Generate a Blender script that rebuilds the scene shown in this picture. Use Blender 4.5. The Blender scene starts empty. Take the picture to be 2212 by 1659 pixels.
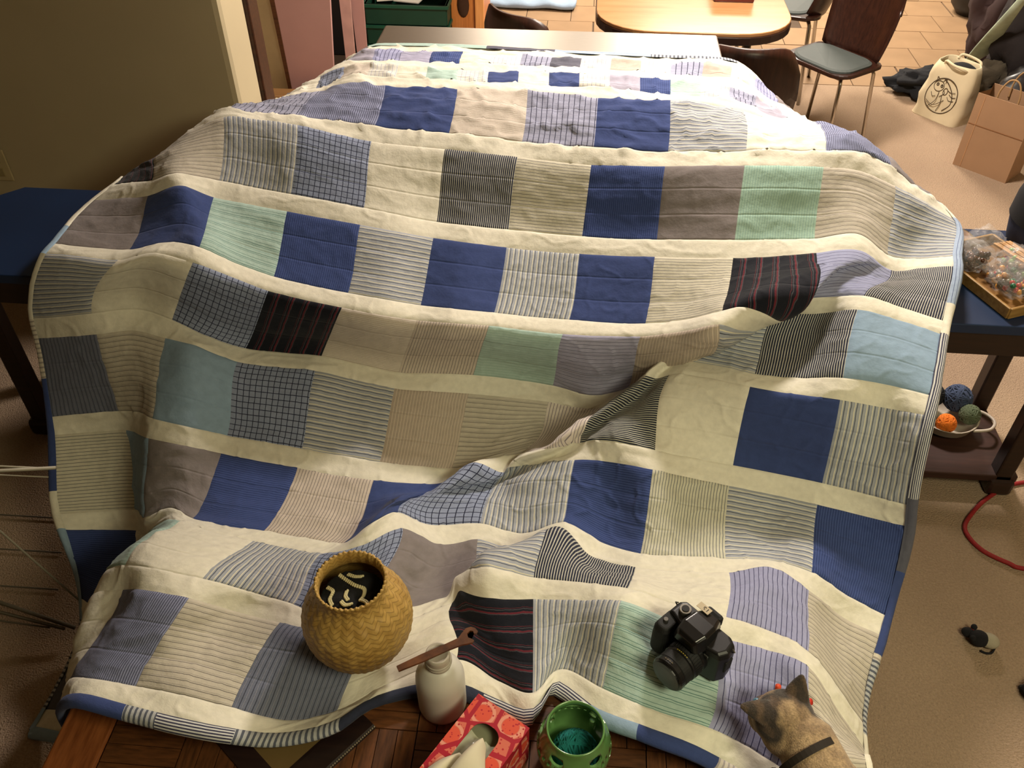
import bpy, bmesh, math, random
import numpy as np
from mathutils import Vector, Matrix, noise
from mathutils.bvhtree import BVHTree

random.seed(7)
SC = bpy.context.scene
COL = SC.collection
PI = math.pi
R = math.radians

# ------------------------------------------------------------------ camera, light, exposure
cam_d = bpy.data.cameras.new('camera')
cam_d.sensor_fit = 'HORIZONTAL'
cam_d.sensor_width = 36.0
cam_d.lens = 36.0 * 1877.0 / 2212.0
cam_d.clip_start = 0.02
cam = bpy.data.objects.new('camera', cam_d)
COL.objects.link(cam)
cam.location = (0, 0, 2.0)
cam.rotation_euler = (R(90 - 41.8), 0, R(4.9))
SC.camera = cam

world = bpy.data.worlds.new('world')
world.use_nodes = True
world.node_tree.nodes['Background'].inputs[0].default_value = (1.0, 0.85, 0.6, 1)
world.node_tree.nodes['Background'].inputs[1].default_value = 0.05
SC.world = world


def area(name, loc, size, power, color, target=None, size_y=None):
    d = bpy.data.lights.new(name, 'AREA')
    d.shape = 'RECTANGLE'
    d.size = size
    d.size_y = size_y or size
    d.energy = power
    d.color = color
    o = bpy.data.objects.new(name, d)
    COL.objects.link(o)
    o.location = loc
    if target is not None:
        o.rotation_euler = (Vector(target) - Vector(loc)).to_track_quat('-Z', 'Y').to_euler()
    return o


# dining / kitchen ceiling light (beyond the steel table) and the dimmer living room light
area('kitchen_ceiling_light', (1.05, 6.8, 2.46), 1.2, 240, (1.0, 0.89, 0.76), size_y=0.9)
area('kitchen_sink_light', (-0.58, 6.95, 2.46), 0.45, 40, (1.0, 0.86, 0.70))
area('dining_ceiling_light', (0.62, 3.35, 2.44), 0.35, 100, (1.0, 0.89, 0.79))
area('living_ceiling_light', (1.15, -0.15, 2.42), 0.8, 42, (1.0, 0.93, 0.62))

SC.view_settings.view_transform = 'Standard'
SC.view_settings.look = 'None'
SC.view_settings.gamma = 1.0
SC.view_settings.use_curve_mapping = False
SC.view_settings.exposure = 0.0


# ------------------------------------------------------------------ helpers
def lin(h):
    if isinstance(h, str):
        h = h.lstrip('#')
        c = [int(h[i:i + 2], 16) / 255 for i in (0, 2, 4)]
        return tuple(x / 12.92 if x <= .04045 else ((x + .055) / 1.055) ** 2.4 for x in c) + (1,)
    return tuple(h) + (1,) if len(h) == 3 else tuple(h)


class NT:
    """small wrapper round a node tree"""
    def __init__(s, name):
        s.m = bpy.data.materials.new(name)
        s.m.use_nodes = True
        s.t = s.m.node_tree
        s.b = s.t.nodes['Principled BSDF']

    def n(s, typ, **kw):
        o = s.t.nodes.new(typ)
        for k, v in kw.items():
            setattr(o, k, v)
        return o

    def l(s, a, b):
        s.t.links.new(a, b)

    def val(s, inp, v):
        if hasattr(v, 'is_output'):
            s.l(v, inp)
        else:
            inp.default_value = v

    def math(s, op, a, b=None, c=None):
        o = s.n('ShaderNodeMath', operation=op)
        s.val(o.inputs[0], a)
        if b is not None:
            s.val(o.inputs[1], b)
        if c is not None:
            s.val(o.inputs[2], c)
        return o.outputs[0]

    def mix(s, f, a, b, mode='MIX'):
        o = s.n('ShaderNodeMix', data_type='RGBA', blend_type=mode)
        s.val(o.inputs[0], f)
        s.val(o.inputs[6], a)
        s.val(o.inputs[7], b)
        return o.outputs[2]

    def noise(s, scale, detail=3, vec=None, rough=.5):
        o = s.n('ShaderNodeTexNoise')
        o.inputs['Scale'].default_value = scale
        o.inputs['Detail'].default_value = detail
        o.inputs['Roughness'].default_value = rough
        if vec is not None:
            s.l(vec, o.inputs['Vector'])
        return o.outputs[0]

    def ramp(s, f, a, b, ca, cb):
        o = s.n('ShaderNodeMapRange')
        s.val(o.inputs[0], f)
        o.inputs[1].default_value = a
        o.inputs[2].default_value = b
        return s.mix(o.outputs[0], ca, cb)

    def bump(s, h, strength=.3, dist=.002):
        o = s.n('ShaderNodeBump')
        o.inputs['Strength'].default_value = strength
        o.inputs['Distance'].default_value = dist
        s.l(h, o.inputs['Height'])
        s.l(o.outputs[0], s.b.inputs['Normal'])

    def obj(s):
        return s.n('ShaderNodeTexCoord').outputs['Object']


MATS = {}


def mat(name, color, rough=.6, metal=0.0, vary=.12, scale=12, bump=None, spec=.5, coat=0.0, stretch=None, sheen=0.0):
    """plain procedural material: colour broken up by noise, optional bump = (scale, strength, distance)"""
    if name in MATS:
        return MATS[name]
    t = NT(name)
    c = lin(color)
    co = t.obj()
    if stretch:
        mp = t.n('ShaderNodeMapping')
        mp.inputs['Scale'].default_value = stretch
        t.l(co, mp.inputs[0])
        co = mp.outputs[0]
    n = t.noise(scale, 4, co)
    a = tuple(x * (1 - vary) for x in c[:3]) + (1,)
    b = tuple(min(1, x * (1 + vary)) for x in c[:3]) + (1,)
    t.l(t.ramp(n, .3, .7, a, b), t.b.inputs['Base Color'])
    t.b.inputs['Roughness'].default_value = rough
    t.b.inputs['Metallic'].default_value = metal
    t.b.inputs['Specular IOR Level'].default_value = spec
    t.b.inputs['Coat Weight'].default_value = coat
    t.b.inputs['Sheen Weight'].default_value = sheen
    if bump:
        t.bump(t.noise(bump[0], 3, co), bump[1], bump[2])
    MATS[name] = t.m
    return t.m


def wood(name, ca, cb, rough=.4, scale=6, stretch=(1, 14, 14), coat=0.0):
    if name in MATS:
        return MATS[name]
    t = NT(name)
    mp = t.n('ShaderNodeMapping')
    mp.inputs['Scale'].default_value = stretch
    oi = t.n('ShaderNodeObjectInfo')
    add = t.n('ShaderNodeVectorMath', operation='ADD')
    t.l(t.obj(), add.inputs[0])
    cx = t.n('ShaderNodeCombineXYZ')
    t.l(t.math('MULTIPLY', oi.outputs['Random'], 7.3), cx.inputs[0])
    t.l(t.math('MULTIPLY', oi.outputs['Random'], 3.1), cx.inputs[1])
    t.l(cx.outputs[0], add.inputs[1])
    t.l(add.outputs[0], mp.inputs[0])
    n = t.noise(scale, 5, mp.outputs[0], .6)
    base = t.ramp(n, .3, .72, lin(ca), lin(cb))
    k = t.math('MULTIPLY_ADD', oi.outputs['Random'], .5, .75)
    cc = t.n('ShaderNodeCombineXYZ')
    for i in range(3):
        t.l(k, cc.inputs[i])
    t.l(t.mix(1.0, base, cc.outputs[0], 'MULTIPLY'), t.b.inputs['Base Color'])
    t.b.inputs['Roughness'].default_value = rough
    t.b.inputs['Coat Weight'].default_value = coat
    t.bump(n, .12, .001)
    MATS[name] = t.m
    return t.m


class MB:
    """collects shapes and links them as ONE mesh object"""
    def __init__(s):
        s.v = []
        s.f = []
        s.uv = None

    def add(s, vs, fs):
        o = len(s.v)
        s.v += [tuple(p) for p in vs]
        s.f += [tuple(o + i for i in f) for f in fs]
        return s

    def box(s, c, d, rz=0, M=None):
        x, y, z = d[0] / 2, d[1] / 2, d[2] / 2
        vs = [Vector((i, j, k)) for k in (-z, z) for i, j in ((-x, -y), (x, -y), (x, y), (-x, y))]
        m = M or Matrix.Rotation(rz, 4, 'Z')
        vs = [(m @ p) + Vector(c) for p in vs]
        return s.add(vs, [(3, 2, 1, 0), (4, 5, 6, 7), (0, 1, 5, 4), (1, 2, 6, 5), (2, 3, 7, 6), (3, 0, 4, 7)])

    def loft(s, rings, cap=True, closed=True):
        n = len(rings[0])
        vs = [p for r in rings for p in r]
        fs = []
        for i in range(len(rings) - 1):
            for j in range(n if closed else n - 1):
                k = (j + 1) % n
                fs.append((i * n + j, i * n + k, (i + 1) * n + k, (i + 1) * n + j))
        if cap:
            fs.append(tuple(range(n - 1, -1, -1)))
            fs.append(tuple((len(rings) - 1) * n + j for j in range(n)))
        return s.add(vs, fs)

    def lathe(s, prof, c=(0, 0, 0), n=32, cap=True):
        rings = [[Vector((r * math.cos(2 * PI * j / n), r * math.sin(2 * PI * j / n), z)) + Vector(c) for j in range(n)] for r, z in prof]
        return s.loft(rings, cap)

    def tube(s, pts, rad, n=8, cap=True):
        pts = [Vector(p) for p in pts]
        rad = rad if isinstance(rad, (list, tuple)) else [rad] * len(pts)
        rings = []
        up = None
        for i, p in enumerate(pts):
            t = (pts[min(i + 1, len(pts) - 1)] - pts[max(i - 1, 0)]).normalized()
            if up is None:
                up = Vector((0, 0, 1)) if abs(t.z) < .9 else Vector((1, 0, 0))
            a = (up - t * up.dot(t)).normalized()
            up = a
            b = t.cross(a)
            rings.append([p + (a * math.cos(2 * PI * j / n) + b * math.sin(2 * PI * j / n)) * rad[i] for j in range(n)])
        return s.loft(rings, cap)

    def ball(s, c, r, n=16, m=10, M=None):
        r = (r, r, r) if not isinstance(r, (list, tuple)) else r
        rings = []
        for i in range(m + 1):
            a = PI * i / m
            q = max(math.sin(a), .02)
            ring = []
            for j in range(n):
                p = Vector((q * math.cos(2 * PI * j / n) * r[0], q * math.sin(2 * PI * j / n) * r[1], -math.cos(a) * r[2]))
                if M:
                    p = M @ p
                ring.append(p + Vector(c))
            rings.append(ring)
        return s.loft(rings)

    def prism(s, poly, z0, z1):
        lo = [Vector((x, y, z0)) for x, y in poly]
        hi = [Vector((x, y, z1)) for x, y in poly]
        return s.loft([lo, hi])

    def mesh(s, name, m=None, smooth=False):
        me = bpy.data.meshes.new(name)
        me.from_pydata(s.v, [], s.f)
        if m:
            me.materials.append(m)
        if smooth:
            me.shade_smooth()
        me.update()
        return me

    def build(s, name, m, parent=None, smooth=False, bevel=0, sub=0, loc=None, rot=None):
        o = bpy.data.objects.new(name, s.mesh(name, m, smooth))
        COL.objects.link(o)
        if parent is not None:
            o.parent = parent
        if loc is not None:
            o.location = loc
        if rot is not None:
            o.rotation_euler = rot
        if bevel:
            b = o.modifiers.new('bevel', 'BEVEL')
            b.width = bevel
            b.segments = 2
            b.limit_method = 'ANGLE'
        if sub:
            b = o.modifiers.new('sub', 'SUBSURF')
            b.levels = b.render_levels = sub
        return o


def tag(o, label=None, cat=None, group=None, kind=None):
    if label:
        o['label'] = label
    if cat:
        o['category'] = cat
    if group:
        o['group'] = group
    if kind:
        o['kind'] = kind
    return o


def thing(name, label, cat, loc=(0, 0, 0), rz=0, group=None):
    o = bpy.data.objects.new(name, None)
    COL.objects.link(o)
    o.location = loc
    o.rotation_euler = (0, 0, rz)
    return tag(o, label, cat, group)


def copy_tree(o, parent=None):
    c = o.copy()
    COL.objects.link(c)
    c.parent = parent
    for ch in list(o.children):
        copy_tree(ch, c)
    return c


def smoothpath(pts, k=6):
    pts = [Vector(p) for p in pts]
    out = []
    for i in range(len(pts) - 1):
        p0, p1, p2, p3 = pts[max(i - 1, 0)], pts[i], pts[i + 1], pts[min(i + 2, len(pts) - 1)]
        for j in range(k):
            t = j / k
            out.append(.5 * ((2 * p1) + (p2 - p0) * t + (2 * p0 - 5 * p1 + 4 * p2 - p3) * t * t + (3 * p1 - p0 - 3 * p2 + p3) * t ** 3))
    out.append(pts[-1])
    return out


def rrect(w, d, r, n=5, cx=0, cy=0):
    out = []
    for sx, sy, a0 in ((1, 1, 0), (-1, 1, PI / 2), (-1, -1, PI), (1, -1, 1.5 * PI)):
        for i in range(n + 1):
            a = a0 + PI / 2 * i / n
            out.append((cx + sx * (w / 2 - r) + r * math.cos(a), cy + sy * (d / 2 - r) + r * math.sin(a)))
    return out


# ------------------------------------------------------------------ the setting
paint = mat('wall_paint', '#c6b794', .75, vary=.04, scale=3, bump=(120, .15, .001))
ceil_m = mat('ceiling_paint', '#d8d0bc', .8, vary=.03)


def struct(name, mb, m, **k):
    return tag(mb.build(name, m, **k), kind='structure')


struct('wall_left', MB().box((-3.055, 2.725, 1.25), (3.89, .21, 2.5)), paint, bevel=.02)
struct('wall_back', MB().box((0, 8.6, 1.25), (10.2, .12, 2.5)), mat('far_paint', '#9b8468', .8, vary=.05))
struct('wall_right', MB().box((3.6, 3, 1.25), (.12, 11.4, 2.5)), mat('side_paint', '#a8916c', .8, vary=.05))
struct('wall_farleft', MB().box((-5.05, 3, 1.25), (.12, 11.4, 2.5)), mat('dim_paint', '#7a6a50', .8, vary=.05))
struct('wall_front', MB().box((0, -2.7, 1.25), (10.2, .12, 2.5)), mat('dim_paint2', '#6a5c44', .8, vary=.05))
struct('ceiling', MB().box((0, 3, 2.56), (10.2, 11.6, .1)), ceil_m)

# carpet, with the tiled kitchen floor beyond it
t = NT('carpet')
co = t.obj()
n1 = t.noise(2.2, 3, co)
n2 = t.noise(160, 2, co)
base = t.ramp(n1, .3, .7, lin('#ab937b'), lin('#bda489'))
t.l(t.mix(t.math('MULTIPLY', n2, .55), base, lin('#5f4d3e')), t.b.inputs['Base Color'])
t.b.inputs['Roughness'].default_value = .95
t.b.inputs['Specular IOR Level'].default_value = .1
t.bump(t.noise(220, 2, co), .9, .006)
carpet_m = t.m
fl = MB()
fl.box((-.7, 1.1, -.02), (8.6, 7.58, .04))
floor = struct('floor', fl, carpet_m)
MB().box((-.7, 6.7, -.024), (8.6, 3.64, .04)).build('grout', mat('grout', '#4a3a2a', .9), floor)
tile_m = mat('tile', '#94795c', .38, vary=.1, scale=5, bump=(30, .12, .001), spec=.4)
tmesh = MB().box((0, 0, 0), (.287, .287, .012)).mesh('tile', tile_m)
P = .2935
k = 0
for r in range(6):
    y = 4.89 + .147 + r * P
    for c in range(15):
        x = -1.15 + .147 * ((r + 1) % 2) + .011 + c * P
        if y > 5.9 and not (-1.1 < x < .4 or x > 1.5):
            continue
        if r == 0 and x < .8:
            continue
        o = bpy.data.objects.new('tile', tmesh)
        COL.objects.link(o)
        o.parent = floor
        o.location = (x - .002 * (k % 3), y, -.005 + .0006 * (k % 4))
        k += 1

# dark wooden casing on the end of the left wall
struct('trim_1', MB().box((-1.125, 2.875, 1.05), (.05, .09, 2.1)), wood('casing_wood', '#2a1308', '#43220f', .4), bevel=.006)

CTRL_TXT = '''-897 2407 404 -860 2447 488 -830 2492 572 -813 2546 655 -807 2606 735 -796 2659 819 -758 2687 908 -679 2688 970 -581 2676 984 -476 2678 985 -372 2681 984 -266 2683 981 -160 2684 978 -55 2682 976 50 
2679 976 155 2674 977 259 2666 978 367 2656 982 457 2668 967 539 2666 909 594 2654 826 627 2616 739 640 2556 660 644 2483 591 648 2405 529 -929 2392 424 -887 2425 508 -853 2467 593 -838 2522 675 -835 
2583 753 -818 2631 839 -769 2652 924 -685 2648 974 -588 2637 984 -484 2638 983 -377 2642 981 -270 2644 980 -164 2644 980 -58 2643 978 47 2640 976 152 2634 976 256 2627 978 366 2617 983 461 2627 971 
542 2627 917 610 2622 844 654 2594 759 673 2541 677 680 2473 605 686 2397 540 -996 2359 468 -945 2378 552 -905 2414 636 -893 2471 717 -888 2531 796 -849 2564 882 -776 2569 949 -682 2563 978 -587 2552 
985 -484 2554 985 -378 2557 982 -272 2559 981 -167 2560 980 -62 2559 978 43 2555 975 147 2550 975 250 2543 975 355 2535 977 451 2540 968 537 2540 920 625 2543 875 696 2534 806 735 2501 721 753 2446 
640 766 2378 568 -1036 2339 496 -980 2351 578 -938 2383 662 -928 2442 742 -914 2496 824 -857 2517 903 -771 2518 954 -677 2512 984 -579 2503 990 -478 2503 987 -373 2506 982 -269 2508 981 -165 2509 981 
-61 2508 982 42 2504 983 145 2499 981 247 2492 978 348 2485 977 445 2488 962 535 2488 919 628 2492 885 711 2491 831 764 2469 750 793 2424 666 812 2365 588 -1102 2308 544 -1041 2309 622 -995 2336 706 
-980 2391 788 -941 2428 871 -858 2435 926 -762 2433 951 -669 2428 987 -572 2419 988 -471 2419 987 -367 2422 985 -264 2424 983 -161 2424 982 -59 2423 981 42 2420 980 143 2414 979 243 2407 977 342 2401 
972 440 2403 957 537 2401 922 635 2409 903 729 2415 869 800 2408 799 850 2383 716 885 2345 630 -1142 2289 575 -1078 2285 651 -1027 2306 734 -1005 2356 817 -951 2384 896 -859 2385 937 -761 2382 956 
-665 2377 987 -564 2369 983 -460 2370 984 -359 2372 986 -258 2372 984 -159 2373 979 -60 2372 977 40 2368 976 140 2362 978 240 2355 979 343 2350 973 445 2351 958 545 2350 931 646 2362 925 743 2370 892 
817 2365 824 875 2349 744 921 2321 660 -1284 2218 711 -1212 2204 780 -1142 2189 850 -1069 2193 919 -983 2198 971 -878 2193 972 -773 2186 968 -665 2183 959 -558 2180 951 -456 2176 948 -357 2175 943 
-259 2178 933 -160 2181 922 -64 2183 916 34 2181 914 132 2174 915 231 2164 920 331 2155 930 432 2151 938 536 2151 942 637 2157 943 733 2176 936 825 2177 893 913 2177 837 995 2177 777 -1314 2182 739 
-1240 2165 804 -1160 2141 866 -1070 2141 929 -965 2153 974 -861 2146 975 -758 2137 967 -659 2132 950 -561 2130 933 -461 2126 926 -362 2126 920 -264 2127 913 -167 2130 905 -69 2135 893 30 2135 887 126 
2125 895 223 2113 904 323 2105 914 425 2100 921 528 2101 925 629 2111 921 727 2131 904 826 2124 868 918 2126 824 1008 2124 776 -1261 2023 828 -1183 1990 859 -1109 1954 886 -1029 1941 916 -940 1980 
880 -845 1981 863 -749 1969 856 -652 1961 845 -555 1954 833 -459 1951 818 -368 1969 792 -272 1966 786 -179 1983 769 -82 1995 756 16 1989 756 114 1977 761 210 1960 774 306 1940 792 402 1928 804 500 
1941 802 603 1952 803 706 1951 823 794 1939 774 878 1972 746 957 1931 786 -1293 1964 815 -1201 1935 841 -1107 1907 869 -1008 1900 907 -943 1932 858 -850 1930 843 -751 1923 831 -653 1913 822 -556 1903 
814 -461 1899 801 -370 1917 775 -274 1916 766 -180 1935 745 -85 1949 729 12 1942 731 109 1928 740 205 1910 754 300 1889 771 396 1877 783 495 1891 782 597 1903 789 701 1902 809 792 1888 763 878 1922 
751 942 1878 791 -1305 1756 811 -1204 1739 816 -1098 1736 817 -996 1742 840 -907 1718 845 -839 1744 787 -747 1741 753 -650 1728 741 -555 1715 734 -461 1702 730 -379 1735 692 -284 1723 695 -195 1749 
670 -101 1765 651 -5 1758 653 90 1747 659 183 1724 680 271 1695 718 349 1662 770 433 1682 788 518 1721 762 604 1754 761 688 1740 785 782 1730 763 877 1696 752 -1303 1707 813 -1205 1690 822 -1104 1684 
820 -1011 1688 843 -911 1674 830 -833 1692 781 -747 1689 746 -653 1676 734 -559 1662 728 -465 1652 719 -381 1683 684 -289 1671 690 -202 1698 667 -113 1714 646 -19 1707 646 76 1697 654 170 1675 676 
255 1645 718 333 1617 766 415 1686 746 496 1737 713 596 1749 717 667 1696 773 765 1680 761 858 1646 750 -1399 1685 620 -1308 1668 645 -1212 1664 665 -1110 1701 656 -1014 1679 646 -923 1664 611 -836 
1675 568 -740 1682 555 -641 1683 550 -541 1683 528 -443 1689 503 -347 1703 494 -251 1726 475 -145 1736 459 -39 1730 449 57 1704 449 157 1728 459 226 1708 521 281 1692 597 362 1651 622 441 1595 646 
537 1562 669 614 1518 713 708 1500 715 792 1457 727 -1397 1669 567 -1303 1654 591 -1209 1645 612 -1118 1664 616 -1025 1642 615 -934 1613 621 -842 1623 565 -744 1630 549 -645 1631 543 -545 1632 519 
-445 1636 494 -352 1656 472 -261 1690 440 -156 1707 419 -49 1719 400 52 1706 400 140 1682 444 194 1663 520 246 1641 594 337 1602 620 425 1549 643 518 1514 661 607 1477 683 704 1468 675 774 1409 713 
-1372 1557 390 -1274 1569 400 -1177 1570 416 -1094 1534 453 -1026 1475 493 -931 1451 497 -838 1463 460 -740 1452 457 -643 1442 453 -545 1437 441 -448 1429 437 -360 1450 408 -283 1497 356 -195 1505 
377 -95 1544 375 -29 1513 420 34 1499 480 112 1464 522 214 1446 517 309 1453 493 405 1458 472 505 1437 474 601 1404 487 686 1357 510 759 1299 544 -1357 1517 362 -1262 1549 351 -1164 1548 367 -1092 
1496 407 -1030 1439 458 -938 1412 471 -839 1413 449 -740 1399 445 -643 1390 439 -548 1382 431 -452 1373 431 -363 1394 405 -293 1443 360 -220 1460 403 -138 1498 370 -64 1469 430 26 1450 469 119 1428 
487 208 1394 507 300 1404 477 395 1410 451 495 1398 443 590 1364 457 684 1331 466 766 1282 495 -1306 1353 245 -1210 1394 215 -1112 1388 237 -1057 1332 295 -1004 1276 351 -923 1267 406 -843 1219 436 
-754 1189 456 -661 1183 452 -566 1176 448 -475 1168 452 -406 1181 512 -368 1253 464 -302 1273 402 -186 1295 394 -90 1275 392 9 1288 427 104 1256 398 183 1212 429 274 1204 438 369 1205 440 465 1211 
438 542 1165 465 627 1142 419 715 1124 383 -1276 1312 233 -1193 1352 190 -1097 1344 207 -1040 1291 267 -987 1243 340 -916 1226 411 -846 1182 465 -758 1149 484 -668 1140 473 -587 1133 463 -505 1124 
469 -422 1131 494 -349 1203 469 -270 1220 402 -186 1244 396 -91 1223 404 1 1240 442 85 1207 406 171 1162 444 271 1152 456 367 1153 462 453 1169 467 528 1116 469 603 1097 413 693 1074 382 -1216 1200 
98 -1135 1151 127 -1061 1127 188 -1032 1092 278 -1006 1059 371 -962 1044 462 -888 1016 526 -803 984 567 -701 974 560 -617 982 515 -526 972 496 -441 950 484 -365 996 510 -302 1019 444 -191 1065 456 
-133 1048 524 -44 1071 493 51 1060 511 143 1034 545 237 1007 541 332 986 541 418 993 498 490 945 510 557 893 457 612 876 375 -1207 1159 61 -1134 1106 107 -1061 1076 172 -1019 1044 260 -989 1013 354 
-968 990 455 -882 971 504 -807 938 561 -709 924 565 -639 943 502 -541 926 502 -448 911 515 -359 945 513 -288 982 465 -212 1025 462 -129 1000 510 -43 1026 489 46 1014 521 128 990 565 215 966 554 319 
939 542 405 948 502 478 900 529 542 846 465 602 822 383 -1217 944 10 -1137 918 65 -1055 889 114 -1000 858 191 -972 830 281 -967 806 377 -920 792 465 -848 767 521 -757 756 528 -665 743 536 -574 739 
512 -482 746 466 -394 773 466 -303 830 479 -183 880 492 -101 858 465 -32 821 498 20 893 466 97 839 501 178 794 527 281 761 536 357 764 475 441 713 482 474 687 571 549 715 522 -1223 890 8 -1134 868 42 
-1056 836 95 -1005 804 175 -974 775 267 -950 754 363 -916 739 461 -847 721 531 -753 705 534 -661 689 538 -569 684 525 -484 702 483 -391 730 487 -319 789 486 -197 829 480 -98 809 465 -30 776 501 8 854 
467 84 792 494 166 745 533 254 719 529 334 714 470 415 664 480 470 636 555 549 666 504'''

# ------------------------------------------------------------------ the quilt
CTRL = np.array([int(q) for q in CTRL_TXT.split()], float).reshape(22, 25, 3) / 1000.0
W = .2
SM = W * 3 / 7
KV = [0.0]
for a in [.04, SM, .052, SM, .052] + [W, .054] * 7 + [W, .057]:
    KV.append(KV[-1] + a)
KV = np.array(KV)
KC = np.arange(25) * .5


def herm_axis0(Pn, k, q):
    d = (Pn[1:] - Pn[:-1]) / (k[1:] - k[:-1])[:, None, None]
    h = (k[1:] - k[:-1])[:, None, None]
    T = np.empty_like(Pn)
    T[0], T[-1] = d[0], d[-1]
    T[1:-1] = (d[:-1] * h[1:] + d[1:] * h[:-1]) / (h[1:] + h[:-1])
    i = np.clip(np.searchsorted(k, q, 'right') - 1, 0, len(k) - 2)
    hh = (k[i + 1] - k[i])[:, None, None]
    t_ = ((q - k[i])[:, None, None]) / hh
    return ((2 * t_ ** 3 - 3 * t_ ** 2 + 1) * Pn[i] + (t_ ** 3 - 2 * t_ ** 2 + t_) * hh * T[i]
            + (-2 * t_ ** 3 + 3 * t_ ** 2) * Pn[i + 1] + (t_ ** 3 - t_ ** 2) * hh * T[i + 1])


def surf(cq, vq):
    A = herm_axis0(CTRL, KV, np.asarray(vq, float))
    B = herm_axis0(A.transpose(1, 0, 2), KC, np.asarray(cq, float))
    return B.transpose(1, 0, 2)


K_ = KV
CREASES = [  # path over the cloth (c, v), how far the upper flap hangs over, how high it stands
    ([(11.1, K_[8] + .02), (10.35, K_[9] + .10), (10.0, K_[10]), (9.75, K_[11]), (9.3, K_[11] + .10), (8.95, K_[12]), (8.75, K_[13]), (8.3, K_[13] + .11), (7.9, K_[14]), (7.25, K_[15]), (6.7, K_[15] + .08), (6.2, K_[16] - .05)], .050, .026),
    ([(6.8, K_[18] + .02), (7.2, K_[17] + .14), (7.65, K_[17] + .07), (8.3, K_[17] - .02)], .046, .024),
]
CRB = [(6.0, 11.4, K_[8], K_[16] + .05), (5.8, 9.2, K_[16], K_[19])]


def crease(c, v):
    """folded-over places: lateral shift (in cloth coordinates) and height"""
    sx = sy = h = 0.0
    if v < K_[8] - .2 or c < 5:
        return 0.0, 0.0, 0.0
    x, y = c * W, v
    for path, lat, up in CREASES:
        best = None
        n = len(path) - 1
        for i in range(n):
            ax, ay = path[i][0] * W, path[i][1]
            bx, by = path[i + 1][0] * W, path[i + 1][1]
            dx, dy = bx - ax, by - ay
            L2 = dx * dx + dy * dy
            t_ = max(0, min(1, ((x - ax) * dx + (y - ay) * dy) / L2))
            px, py = x - ax - t_ * dx, y - ay - t_ * dy
            d = math.hypot(px, py)
            if best is None or d < best[0]:
                best = (d, 1 if dx * (y - ay) - dy * (x - ax) > 0 else -1, (i + t_) / n, dx / L2 ** .5, dy / L2 ** .5)
        d, sd, s, ux, uy = best
        if d > .25:
            continue
        k = min(1, s / .12, (1 - s) / .18)
        k = k * k * (3 - 2 * k)
        if sd > 0:
            q = d / .032
            l = k * lat * q * math.exp(1 - q)
            q2 = d / .045
            h += k * up * q2 * math.exp(1 - q2)
            # towards the lower right, square to the path
            sx += l * uy
            sy -= l * ux
        else:
            h -= k * .008 * (d / .03) * math.exp(1 - d / .03)
    return sx, sy, h


def deform(cq, vq, Pm, N, dc, dv, extra=0.0):
    out = Pm + N * extra
    if cq[-1] < 5.5 or vq[-1] < K_[8] - .2:
        return out
    for j, b_ in enumerate(vq):
        for i, a_ in enumerate(cq):
            sx, sy, h = crease(a_, b_)
            if h or sx:
                out[j, i] = out[j, i] + dc[j, i] * sx + dv[j, i] * sy + N[j, i] * h
    return out


def frame(cq, vq):
    e = .02
    cq, vq = np.asarray(cq, float), np.asarray(vq, float)
    Pm = surf(cq, vq)
    c0, c1 = np.clip(cq - e, 0, 12), np.clip(cq + e, 0, 12)
    v0, v1 = np.clip(vq - .005, 0, KV[-1]), np.clip(vq + .005, 0, KV[-1])
    dc = surf(c1, vq) - surf(c0, vq)
    dv = surf(cq, v1) - surf(cq, v0)
    dc /= np.linalg.norm(dc, axis=2, keepdims=True) + 1e-9
    dv /= np.linalg.norm(dv, axis=2, keepdims=True) + 1e-9
    N = np.cross(dv, dc)
    N /= np.linalg.norm(N, axis=2, keepdims=True) + 1e-9
    return Pm, N, dc, dv


def wrinkle(c, v):
    """height of the creases in the cloth at a place on the quilt"""
    x, y = c * W, v
    amp = 1.0
    if v < KV[7]:
        amp = 3.1
    elif v > KV[12]:
        amp = 1.35
    if 6.2 < c < 9.2 and KV[11] < v < KV[16]:
        amp *= 1.3
    a = noise.noise(Vector((x * 9, y * 20, 1.7)))
    b = noise.noise(Vector((x * 26 + y * 14, y * 34 - x * 10, 5.1)))
    s = 1 - abs(noise.noise(Vector((x * 13 - y * 6, y * 15 + x * 7, 9.3)))) * 2
    s = max(0, s - .72) * 3.2
    q = abs(math.sin(PI * (v - .02) / .0667))
    return max(-.006, amp * (a * .0026 + b * .0012 + s * .0022) * (.45 + .55 * q)) + .0016 * q


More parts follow.
